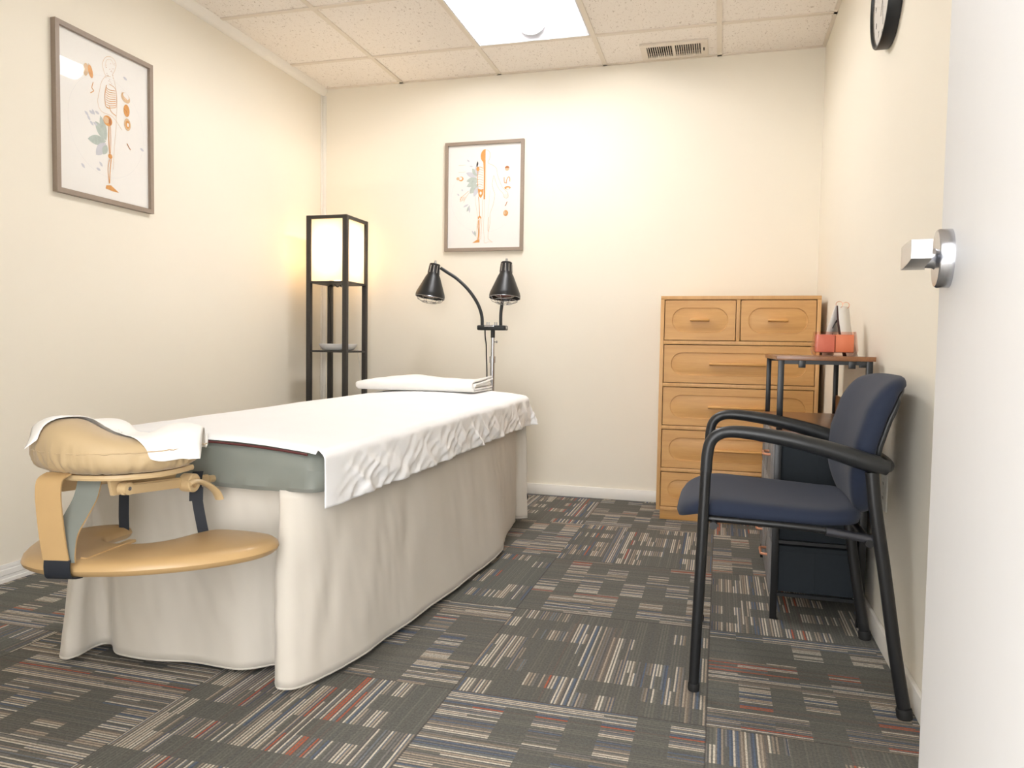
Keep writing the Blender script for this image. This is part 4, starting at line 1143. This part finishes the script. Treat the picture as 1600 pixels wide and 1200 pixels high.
# folded towel
tw_ = thing('folded_towel', (1.03, -0.82, 0.64), 'folded white towel laid across the far end of the massage table', 'towel')
zt0 = ztop(1.04, -0.8) + 0.006
def towel_layer(zlo, zhi, yfront, x0, x1, seed, nm):
    """one folded layer: a U lying on its side, rounded towards the front (-y), open at the back."""
    bm = B(); rws = []; nx = 60; yb0 = -0.690
    r_ = (zhi - zlo) / 2
    prof_ = [(yb0 - 0.30 * 0 , zlo)] + [(yb0 + (yfront + r_ - yb0) * k / 12, zlo) for k in range(1, 12)]
    prof_ += [(yfront + r_ - r_ * 1.25 * math.sin(PI * k / 12), (zlo + zhi) / 2 - r_ * math.cos(PI * k / 12)) for k in range(13)]
    prof_ += [(yfront + r_ + (yb0 - yfront - r_) * k / 12, zhi) for k in range(1, 13)]
    for i in range(nx + 1):
        x = x0 + (x1 - x0) * i / nx; rr_ = []
        for y, z in prof_:
            up = z / 0.05; bk = max(0, (y + 0.985) / 0.29)
            lift = 0.016 * math.exp(-((x - 0.745 - 0.19) / 0.10) ** 2) * bk * up + 0.022 * max(0, (x - 1.235) / 0.10) ** 1.5 * bk * up - 0.010 * max(0, (0.83 - x) / 0.085) ** 2 * up
            wob = 0.0035 * noise.noise(Vector((x * 8 + seed, y * 9, z * 20))) * min(1, up * 2) + 0.0015 * noise.noise(Vector((x * 30, y * 30, seed)))* min(1, up * 2)
            xx = x + (0.006 * noise.noise(Vector((seed * 3, y * 14, z * 60))) if i in (0, nx) else 0)
            rr_.append(Vector((xx, y + 0.006 * noise.noise(Vector((x * 5, seed, z * 9))), zt0 + max(0.0, z + lift + wob))))
        rws.append(rr_)
    grid_surf(bm, rws)
    return obj(nm, bm, 'towel', tw_, sharp=180, solid=0.0075)
towel_layer(0.000, 0.050, -0.985, 0.745, 1.325, 1.0, 'towel_fold')
towel_layer(0.0095, 0.0395, -0.966, 0.757, 1.331, 5.0, 'towel_fold')
towel_layer(0.0185, 0.0300, -0.945, 0.752, 1.322, 9.0, 'towel_fold')

# ================================================================== FACE CRADLE on the near end of the table
FCX = 1.137
fcr = thing('face_cradle', (FCX, -2.85, 0.53), 'tan face cradle with a horseshoe cushion at the near end of the massage table', 'face cradle')
cp = [(1.250, -2.790), (1.256, -2.845), (1.244, -2.900), (1.200, -2.948), (1.138, -2.964), (1.078, -2.948), (1.034, -2.900), (1.018, -2.830), (1.022, -2.770)]
path = spline([(x, y, 0) for x, y in cp], 18)
def cz(i):
    t = i / (len(path) - 1)         # 0 right cheek, .5 forehead, 1 left cheek
    return t
bm = B(); rws = []; nn_ = 28
nP = len(path)
for i, q in enumerate(path):
    t = i / (nP - 1)
    tg = (path[min(i + 1, nP - 1)] - path[max(i - 1, 0)]).normalized(); out = Vector((tg.y, -tg.x, 0))   # outward
    if out.dot(Vector((q.x - FCX, q.y + 2.82, 0))) < 0: out = -out
    endf = min(1.0, math.sin(PI * min(1, max(0.0, min(t, 1 - t) * 9 + 0.03)) / 2)) if min(t, 1 - t) < 0.111 else 1.0
    hump = 0.028 * math.exp(-((t - 0.56) / 0.14) ** 2) - 0.014 * math.exp(-((t - 0.25) / 0.15) ** 2) + 0.002 * math.exp(-((t - 0.06) / 0.1) ** 2)
    rw, zt_, zb_ = 0.057, 0.664 + hump, 0.580 + 0.006 * (1 - endf)
    rr_ = []
    for k in range(nn_):
        a_ = 2 * PI * k / nn_; ca_, sa_ = math.cos(a_), math.sin(a_)
        ex = math.copysign(abs(ca_) ** 0.8, ca_); ez = math.copysign(abs(sa_) ** 0.8, sa_)
        ruche = 0.0
        if ca_ > -0.2 and sa_ < 0.15:
            sh_ = 0.5 + 0.5 * max(0, -sa_)
            ruche = 0.019 * (min(0.25, abs(noise.noise(Vector((i * 0.30, 0.3, sa_ * 0.9))))) - 0.12 + 0.5 * noise.noise(Vector((i * 0.55, 4.3, sa_ * 2)))) * sh_
        z_ = (zt_ + zb_) / 2 + (zt_ - zb_) / 2 * ez * (0.45 + 0.55 * endf)
        rr_.append(Vector((q.x, q.y, 0)) + out * (rw * ex * (0.55 + 0.45 * endf) + ruche) + Vector((0, 0, z_)))
    rws.append(rr_)
R2 = grid_surf(bm, rws, closed=True); bm.faces.new(R2[0][::-1]); bm.faces.new(R2[-1])
cu = obj('cushion', bm, 'tan_cloth', fcr, sharp=180, label='tan cloth-covered cushion with a gathered underside')
# elastic seam along the outside
bm = B(); sm = []
for i, q in enumerate(path[3:-3]):
    ii = i + 3; tg = (path[ii + 1] - path[ii - 1]).normalized(); out = Vector((tg.y, -tg.x, 0))
    if out.dot(Vector((q.x - FCX, q.y + 2.82, 0))) < 0: out = -out
    sm.append(Vector((q.x, q.y, 0)) + out * 0.0572 + Vector((0, 0, 0.628 + 0.003 * noise.noise(Vector((ii * .4, 1, 1))))))
tube(bm, sm, 0.0013, 6)
s_ = obj('seam', bm, 'tan_cloth', None); s_.parent = cu; s_.matrix_parent_inverse = Matrix.Identity(4)
# platform ring
bm = B(); rws = []
for i, q in enumerate(path):
    tg = (path[min(i + 1, nP - 1)] - path[max(i - 1, 0)]).normalized(); out = Vector((tg.y, -tg.x, 0))
    if out.dot(Vector((q.x - FCX, q.y + 2.82, 0))) < 0: out = -out
    c_ = Vector((q.x, q.y, 0)) - out * 0.004
    rws.append([c_ - out * 0.040 + Vector((0, 0, .568)), c_ + out * 0.026 + Vector((0, 0, .568)), c_ + out * 0.028 + Vector((0, 0, .573)), c_ + out * 0.026 + Vector((0, 0, .579)), c_ - out * 0.040 + Vector((0, 0, .579))])
R2 = grid_surf(bm, rws, closed=True); bm.faces.new(R2[0][::-1]); bm.faces.new(R2[-1])
obj('platform', bm, 'tan_plastic', fcr)
def bar(bm, p0, p1, hw_, hh_, bev=0.003):
    P0, P1 = Vector(p0), Vector(p1); t_v = (P1 - P0).normalized(); s_v = t_v.cross(Vector((0, 0, 1))).normalized(); u_v = s_v.cross(t_v)
    pts = [P0 + s_v * a + u_v * b for a, b in ((-hw_, -hh_), (hw_, -hh_), (hw_, hh_), (-hw_, hh_))]
    fs = prism(bm, pts, P1 - P0)
    bmesh.ops.bevel(bm, geom=list({e for f in fs for e in f.edges}), offset=bev, segments=2, affect='EDGES')
for x in (1.215, 1.035):
    bm = B(); bar(bm, (x, -2.935, 0.545), (x, -2.665, 0.522), 0.007, 0.0115)
    tube(bm, [(x - 0.010, -2.925, 0.546), (x + 0.010, -2.925, 0.546)], 0.0135, 18)
    tube(bm, [(x, -2.665, 0.522), (x, -2.55, 0.512)], 0.009, 12)
    ar = obj('arm', bm, 'tan_plastic', fcr)
    bm = B(); lathe(bm, [(0, 0), (0.0045, 0), (0.004, 0.0015), (0, 0.002)], (x + 0.0102, -2.925, 0.546), (1, 0, 0), 14)
    s_ = obj('bolt', bm, 'chrome', None); s_.parent = ar; s_.matrix_parent_inverse = Matrix.Identity(4)
# pivot brackets hanging under the platform
for x in (1.19, 1.06):
    bm = B(); prism(bm, [(x, -2.95, 0.568), (x, -2.74, 0.568), (x, -2.76, 0.535), (x, -2.80, 0.525), (x, -2.86, 0.540), (x, -2.91, 0.530), (x, -2.94, 0.532)], (0.008, 0, 0))
    obj('bracket', bm, 'tan_plastic', fcr)
# cross rail with cam cylinder and lever
bm = B(); tube(bm, [(1.02, -2.74, 0.528), (1.225, -2.74, 0.528)], 0.008, 14)
obj('cross_rod', bm, 'chrome', fcr)
bm = B(); lathe(bm, [(0, 0), (0.019, 0), (0.0215, 0.002), (0.0215, 0.028), (0.019, 0.030), (0.011, 0.030), (0.011, 0.024), (0, 0.024)], (1.212, -2.745, 0.528), (1, 0, 0), 28)
obj('cam', bm, 'tan_plastic', fcr)
bm = B(); lp = spline([(1.240, -2.765, 0.530), (1.243, -2.748, 0.533), (1.247, -2.725, 0.526), (1.250, -2.700, 0.512), (1.252, -2.682, 0.496), (1.253, -2.672, 0.478)], 6)
tube(bm, lp, [0.0060] * len(lp), 14, flat=[0.0125] * len(lp), up=(1, 0, 0))
obj('cam_lever', bm, 'tan_plastic', fcr, label='tan curved cam lever')
# black webbing that loops over the cross rod
# ------------------------------------------------------------------ arm shelf hung below the cradle
ash = thing('arm_shelf', (FCX, -2.93, 0.39), 'tan padded arm rest shelf slung by straps under the face cradle', 'arm rest')
OUT = [(0.985, -2.965), (1.03, -3.005), (1.10, -3.022), (1.155, -3.016), (1.244, -2.986), (1.324, -2.936), (1.386, -2.877), (1.435, -2.80), (1.445, -2.735), (1.425, -2.69), (1.385, -2.668), (1.315, -2.66), (1.246, -2.672), (1.222, -2.72),
       (1.205, -2.795), (1.165, -2.838), (1.105, -2.848), (1.06, -2.820), (1.046, -2.77), (1.040, -2.72), (1.00, -2.705), (0.955, -2.735), (0.928, -2.80), (0.93, -2.88)]
base = spline([(x, y, 0) for x, y in OUT + OUT[:1]], 5)[:-1]
base = [Vector((q.x, q.y, 0)) for q in base]
bm = B()
nb = len(base)
def inset_ring(d, z):
    out_ = []
    for i, q in enumerate(base):
        tg = (base[(i + 2) % nb] - base[i - 2]).normalized(); nrm = Vector((-tg.y, tg.x, 0))     # inward for ccw
        out_.append(q + nrm * d + Vector((0, 0, z)))
    return out_
zs = 0.378
tilt = 0.0
rws = [inset_ring(0.030, zs - 0.002), inset_ring(0.008, zs - 0.001), inset_ring(0.001, zs + 0.005), inset_ring(-0.002, zs + 0.012), inset_ring(0.001, zs + 0.020), inset_ring(0.010, zs + 0.027), inset_ring(0.030, zs + 0.031)]
R2 = grid_surf(bm, rws, closed=True)
f1 = bm.faces.new(R2[-1]); f0 = bm.faces.new(R2[0][::-1])
bmesh.ops.triangulate(bm, faces=[f0, f1])
sp = obj('pad', bm, 'cushion_vinyl', ash, label='tan vinyl shelf pad')
bm = B(); bar(bm, (1.165, -2.985, zs + 0.030), (1.150, -2.835, zs + 0.030), 0.008, 0.003, 0.001)
s_ = obj('piping', bm, 'cushion_vinyl', None); s_.parent = sp; s_.matrix_parent_inverse = Matrix.Identity(4)
# front beige strap (wide), looped over the cradle platform
def strap(bm, pts, w, th_, wdir, mi=0, mi2=None):
    P_ = spline(pts, 6); wv = Vector(wdir).normalized(); rws = []
    for i, q in enumerate(P_):
        tg = (P_[min(i + 1, len(P_) - 1)] - P_[max(i - 1, 0)]).normalized(); nv = tg.cross(wv).normalized()
        rws.append([q - wv * w / 2 - nv * th_ / 2, q + wv * w / 2 - nv * th_ / 2, q + wv * w / 2 + nv * th_ / 2, q - wv * w / 2 + nv * th_ / 2])
    n0 = len(bm.faces)
    R2 = grid_surf(bm, rws, closed=True, mi=mi)
    if mi2 is not None:
        bm.faces.ensure_lookup_table()
        for k in range(n0, len(bm.faces)):
            if (k - n0) % 4 == 2: bm.faces[k].material_index = mi2
    for r_ in (R2[0][::-1], R2[-1]): f = bm.faces.new(r_); f.material_index = mi
bm = B()
strap(bm, [(1.122, -3.000, 0.584), (1.124, -3.024, 0.574), (1.128, -3.032, 0.545), (1.136, -3.036, 0.50), (1.143, -3.036, 0.45), (1.148, -3.034, 0.415)], 0.052, 0.004, (0.97, 0.22, 0))
obj('front_strap', bm, 'cushion_vinyl', ash, label='wide tan front strap with stitched edges')
bm = B()
strap(bm, [(1.150, -2.950, 0.568), (1.152, -2.965, 0.53), (1.150, -2.985, 0.50), (1.148, -3.010, 0.465), (1.150, -3.020, 0.43), (1.152, -3.022, 0.41)], 0.050, 0.004, (0.97, 0.22, 0), 0, 1)
obj('rear_strap', bm, ['cushion_vinyl', 'grey_cover'], ash, label='tan strap folding back behind the front one')
bm = B()
strap(bm, [(1.150, -3.034, 0.418), (1.151, -3.036, 0.40), (1.151, -3.030, 0.381), (1.146, -3.00, 0.374)], 0.053, 0.003, (0.97, 0.22, 0))
obj('webbing', bm, 'black_strap', ash)
bm = B()
strap(bm, [(1.215, -2.70, 0.546), (1.222, -2.715, 0.520), (1.224, -2.712, 0.47), (1.236, -2.708, 0.400)], 0.024, 0.002, (0.75, 0.66, 0))
strap(bm, [(1.222, -2.715, 0.510), (1.222, -2.716, 0.480)], 0.030, 0.008, (0.75, 0.66, 0))
obj('webbing', bm, 'black_strap', ash, label='black webbing strap with adjuster')
bm = B()
strap(bm, [(1.030, -2.72, 0.545), (1.030, -2.73, 0.50), (1.032, -2.735, 0.44), (1.034, -2.738, 0.39), (1.02, -2.74, 0.376)], 0.022, 0.002, (0.75, 0.66, 0))
obj('webbing', bm, 'black_strap', ash)

# tissue over the cushion
bm = B(); rws = []
tc = Vector((1.160, -2.825, 0)); N1, N2 = 60, 40
def cush_top(x, y):
    best = 1e9; bi = 0
    for i, q in enumerate(path):
        d = math.hypot(q.x - x, q.y - y)
        if d < best: best, bi = d, i
    t = bi / (nP - 1)
    hump = 0.028 * math.exp(-((t - 0.56) / 0.14) ** 2) - 0.014 * math.exp(-((t - 0.25) / 0.15) ** 2) + 0.002 * math.exp(-((t - 0.06) / 0.1) ** 2)
    zt_ = 0.664 + hump; r = best / 0.060
    inner = math.hypot(x - FCX, y + 2.80) < math.hypot(path[bi].x - FCX, path[bi].y + 2.80)
    if r < 1: return zt_ - 0.042 + 0.042 * (1 - r ** 2.6) ** 0.45
    if inner: return zt_ - 0.030 - 0.01 * min(1, r - 1)
    return zt_ - 0.042 - min(0.10, (best - 0.060) * 0.9)
tu = Vector((0.83, 0.56, 0)); tv = Vector((-0.56, 0.83, 0))
for j in range(N2 + 1):
    row = []
    for i in range(N1 + 1):
        a_ = (i / N1) * 0.325 - 0.190; b_ = (j / N2 - 0.5) * 0.25
        edge = (-0.045 * math.exp(-((a_ - 0.045) / 0.05) ** 2) + 0.055 * math.exp(-((a_ + 0.07) / 0.06) ** 2)) * (1 - j / N2) ** 1.5
        x = tc.x + tu.x * a_ + tv.x * (b_ + edge); y = tc.y + tu.y * a_ + tv.y * (b_ + edge)
        z_ = cush_top(x, y) + 0.004
        z_ = max(z_, 0.604 if not (y > TY0 and TX0 < x < TX1) else ztop(x, y) + 0.006)
        z_ += 0.004 * noise.noise(Vector((x * 16, y * 16, 0))) + 0.002
        row.append(Vector((x, y, z_)))
    rws.append(row)
# smooth heights
for _ in range(3):
    zz = [[q.z for q in r] for r in rws]
    for j in range(1, N2):
        for i in range(1, N1):
            rws[j][i].z = max(zz[j][i], (zz[j - 1][i] + zz[j + 1][i] + zz[j][i - 1] + zz[j][i + 1]) / 4)
grid_surf(bm, rws)
obj('face_cover', bm, 'tissue', None, recalc=False, sharp=180, solid=0.0008, label='white tissue cover draped over the tan face cradle cushion', cat='tissue')

# ================================================================== ARMCHAIR (guest chair)
chn = thing('guest_chair', (2.60, -2.06, 0), 'navy upholstered guest chair with black arms facing left beside the right wall', 'chair')
YN, YF = -2.31, -1.81
for y in (YN, YF):
    bm = B(); fp_ = spline([(2.363, y, 0.004), (2.370, y, 0.25), (2.377, y, 0.50), (2.379, y, 0.570)], 6)
    tube(bm, fp_, 0.0130, 14, flat=0.0115, up=(0, 1, 0))
    lg = obj('leg', bm, 'black_metal', chn)
    bm = B(); lathe(bm, [(0, 0), (0.0135, 0), (0.0145, 0.004), (0.0145, 0.016), (0.0135, 0.020), (0, 0.020)], (2.3635, y, 0.001), (0.03, 0, 1), 16)
    s_ = obj('foot_cap', bm, 'rubber', None); s_.parent = lg; s_.matrix_parent_inverse = Matrix.Identity(4)
    bm = B(); tube(bm, spline([(2.753, y, 0.575), (2.765, y, 0.48), (2.79, y, 0.33), (2.818, y, 0.15), (2.845, y, 0.004)], 6), 0.0150, 14, flat=0.0120, up=(0, 1, 0))
    lg = obj('leg', bm, 'black_metal', chn)
    bm = B(); lathe(bm, [(0, 0), (0.017, 0), (0.018, 0.004), (0.018, 0.02), (0.0165, 0.024), (0, 0.024)], (2.844, y, 0.001), (-0.14, 0, 1), 16)
    s_ = obj('foot_cap', bm, 'rubber', None); s_.parent = lg; s_.matrix_parent_inverse = Matrix.Identity(4)
    # arm: one swept loop, round at the front and broad and flat at the back
    sg = 1 if y == YN else -1
    ap = [(2.379, y, 0.555), (2.381, y, 0.595), (2.388, y, 0.628), (2.408, y, 0.648), (2.440, y, 0.6555), (2.50, y, 0.652), (2.58, y, 0.640), (2.66, y, 0.622), (2.735, y, 0.600), (2.785, y + 0.004 * sg, 0.586)]
    P_ = spline(ap, 6); n_ = len(P_); ra, rb2 = [], []
    for i in range(n_):
        t = i / (n_ - 1)
        ra.append(0.0140 + 0.0075 * max(0.0, min(1, (t - 0.4) / 0.45)) - (0.004 if t > 0.96 else 0))
        rb2.append(0.0130 if t < 0.35 else 0.0130 + 0.013 * min(1, (t - 0.35) / 0.35))
    bm = B()
    # ra lies along cross(t, up) = vertical plane; rb along y
    tube(bm, P_, ra, 20, flat=rb2, up=(0, 1, 0))
    obj('armrest', bm, 'black_plastic', chn)
# seat rails and cross tubes
bm = B()
for y in (YN + 0.028, YF - 0.028): tube(bm, spline([(2.385, y, 0.432), (2.50, y, 0.430), (2.65, y, 0.424), (2.772, y, 0.412)], 5), 0.0085, 12)
for x, z in ((2.40, 0.420), (2.755, 0.405)): tube(bm, [(x, YN, z), (x, YF, z)], 0.0095, 12)
obj('seat_frame', bm, 'black_metal', chn)
for y in (YN + 0.012, YF - 0.012):
    bm = B(); tube(bm, spline([(2.66, y, 0.424), (2.72, y, 0.418), (2.778, y, 0.411)], 4), 0.0098, 12); obj('rail_sleeve', bm, 'gunmetal', chn)
# seat cushion: superellipse plan, waterfall front
def seat_outline(k, n, s=1.0):
    a_ = 2 * PI * k / n; ca_, sa_ = math.cos(a_), math.sin(a_)
    e = 0.45
    x = math.copysign(abs(ca_) ** e, ca_); y = math.copysign(abs(sa_) ** e, sa_)
    return x * s, y * s
sx0, sx1 = 2.303, 2.760; scx = (sx0 + sx1) / 2; shx = (sx1 - sx0) / 2
def seat_pt(u, v, zrel):
    """u -1 front .. 1 back, v across; zrel 0 bottom..1 top"""
    x = scx + shx * u; wy = 0.225 - 0.012 * u
    yc = -2.06 + wy * v
    fr = max(0, (-u - 0.45) / 0.55)
    top_ = 0.487 - 0.020 * (u + 1) / 2 - 0.035 * fr ** 2.2 + 0.010 * math.exp(-((u - 0.95) / 0.2) ** 2)
    top_ -= 0.010 * (1 - v * v) * math.exp(-(u - 0.3) ** 2 / 0.4)
    bot_ = 0.438 - 0.012 * (u + 1) / 2 - 0.030 * max(0, (-u - 0.7) / 0.3) ** 1.5
    return Vector((x, yc, bot_ + (top_ - bot_) * zrel))
bm = B(); n_ = 64; rws = []
for s, zr in ((0.90, 0.0), (0.985, 0.12), (1.0, 0.40), (0.99, 0.66), (0.955, 0.86), (0.90, 0.95), (0.82, 0.99), (0.65, 1.0), (0.4, 1.0), (0.15, 1.0)):
    rws.append([seat_pt(*seat_outline(k, n_, s), zr) for k in range(n_)])
R2 = grid_surf(bm, rws, closed=True); bm.faces.new(R2[0][::-1]); bm.faces.new(R2[-1])
obj('seat', bm, 'navy_fabric', chn, sharp=180, label='navy fabric seat cushion')
# backrest: padded front with plastic shell behind
def back_center(t):
    """t 0 bottom .. 1 top -> x,z of the front surface"""
    pts = [(2.742, 0.440), (2.724, 0.50), (2.716, 0.56), (2.724, 0.64), (2.748, 0.72), (2.786, 0.778), (2.834, 0.802)]
    f = t * (len(pts) - 1); i = min(int(f), len(pts) - 2); g_ = f - i
    P4 = [Vector((*pts[max(i - 1, 0)], 0)), Vector((*pts[i], 0)), Vector((*pts[i + 1], 0)), Vector((*pts[min(i + 2, len(pts) - 1)], 0))]
    a, b, c, d = P4; q = 0.5 * ((2 * b) + (c - a) * g_ + (2 * a - 5 * b + 4 * c - d) * g_ ** 2 + (-a + 3 * b - 3 * c + d) * g_ ** 3)
    return q.x, q.y
def back_pt(t, v, d):
    x, z = back_center(t); w = 0.232 * (0.62 + 0.38 * min(1, t / 0.42) ** 0.7)
    x2, z2 = back_center(min(1, t + 0.02)); x1_, z1_ = back_center(max(0, t - 0.02)); nx, nz = (z2 - z1_), -(x2 - x1_); L_ = math.hypot(nx, nz) or 1
    nx, nz = nx / L_, nz / L_           # points to +x (behind)
    d *= 1 - 0.5 * max(0.0, (t - 0.7) / 0.3) ** 1.3
    return Vector((x + nx * d + 0.012 * (1 - v * v) - 0.006, -2.06 + w * v, z + nz * d))
def pad(d0, d1, s, mname, pname, lab=None, e=0.42):
    bm = B(); n_ = 72; rws = []
    prof_ = [(0.93, 1.0), (0.985, 0.9), (1.0, 0.6), (0.995, 0.35), (0.965, 0.13), (0.90, 0.03), (0.75, 0.0), (0.5, 0.0), (0.2, 0.0)]
    for q, dd_ in prof_:
        r_ = []
        for k in range(n_):
            a_ = 2 * PI * k / n_; ca_, sa_ = math.cos(a_), math.sin(a_)
            v = math.copysign(abs(ca_) ** e, ca_) * q * s; u = math.copysign(abs(sa_) ** e, sa_) * q * s
            r_.append(back_pt((u + 1) / 2, v, d0 + (d1 - d0) * dd_))
        rws.append(r_)
    R2 = grid_surf(bm, rws, closed=True)
    # close the back with the shell profile
    bk = []
    for q in (0.7, 0.4, 0.15):
        r_ = []
        for k in range(n_):
            a_ = 2 * PI * k / n_; ca_, sa_ = math.cos(a_), math.sin(a_)
            v = math.copysign(abs(ca_) ** e, ca_) * q * s; u = math.copysign(abs(sa_) ** e, sa_) * q * s
            r_.append(back_pt((u + 1) / 2, v, d1))
        bk.append([bm.verts.new(p_) for p_ in r_])
    prev = R2[0]
    for r_ in bk:
        for k in range(n_): bm.faces.new((prev[k], r_[k], r_[(k + 1) % n_], prev[(k + 1) % n_]))
        prev = r_
    bm.faces.new(prev); bm.faces.new(R2[-1][::-1])
    return obj(pname, bm, mname, chn, sharp=180, label=lab)
pad(0.0, 0.050, 1.0, 'navy_fabric', 'backrest', 'navy fabric back cushion')
pad(0.046, 0.064, 0.94, 'black_plastic', 'back_shell', 'black plastic shell behind the back cushion')
bm = B()
tube(bm, spline([(2.772, YN + 0.006, 0.587), (2.790, YN + 0.022, 0.587), (2.797, YN + 0.06, 0.588), (2.797, -2.06, 0.590), (2.797, YF - 0.06, 0.588), (2.790, YF - 0.022, 0.587), (2.772, YF - 0.006, 0.587)], 8), 0.012, 12, flat=0.015, up=(0, 0, 1))
obj('back_support', bm, 'black_plastic', chn)
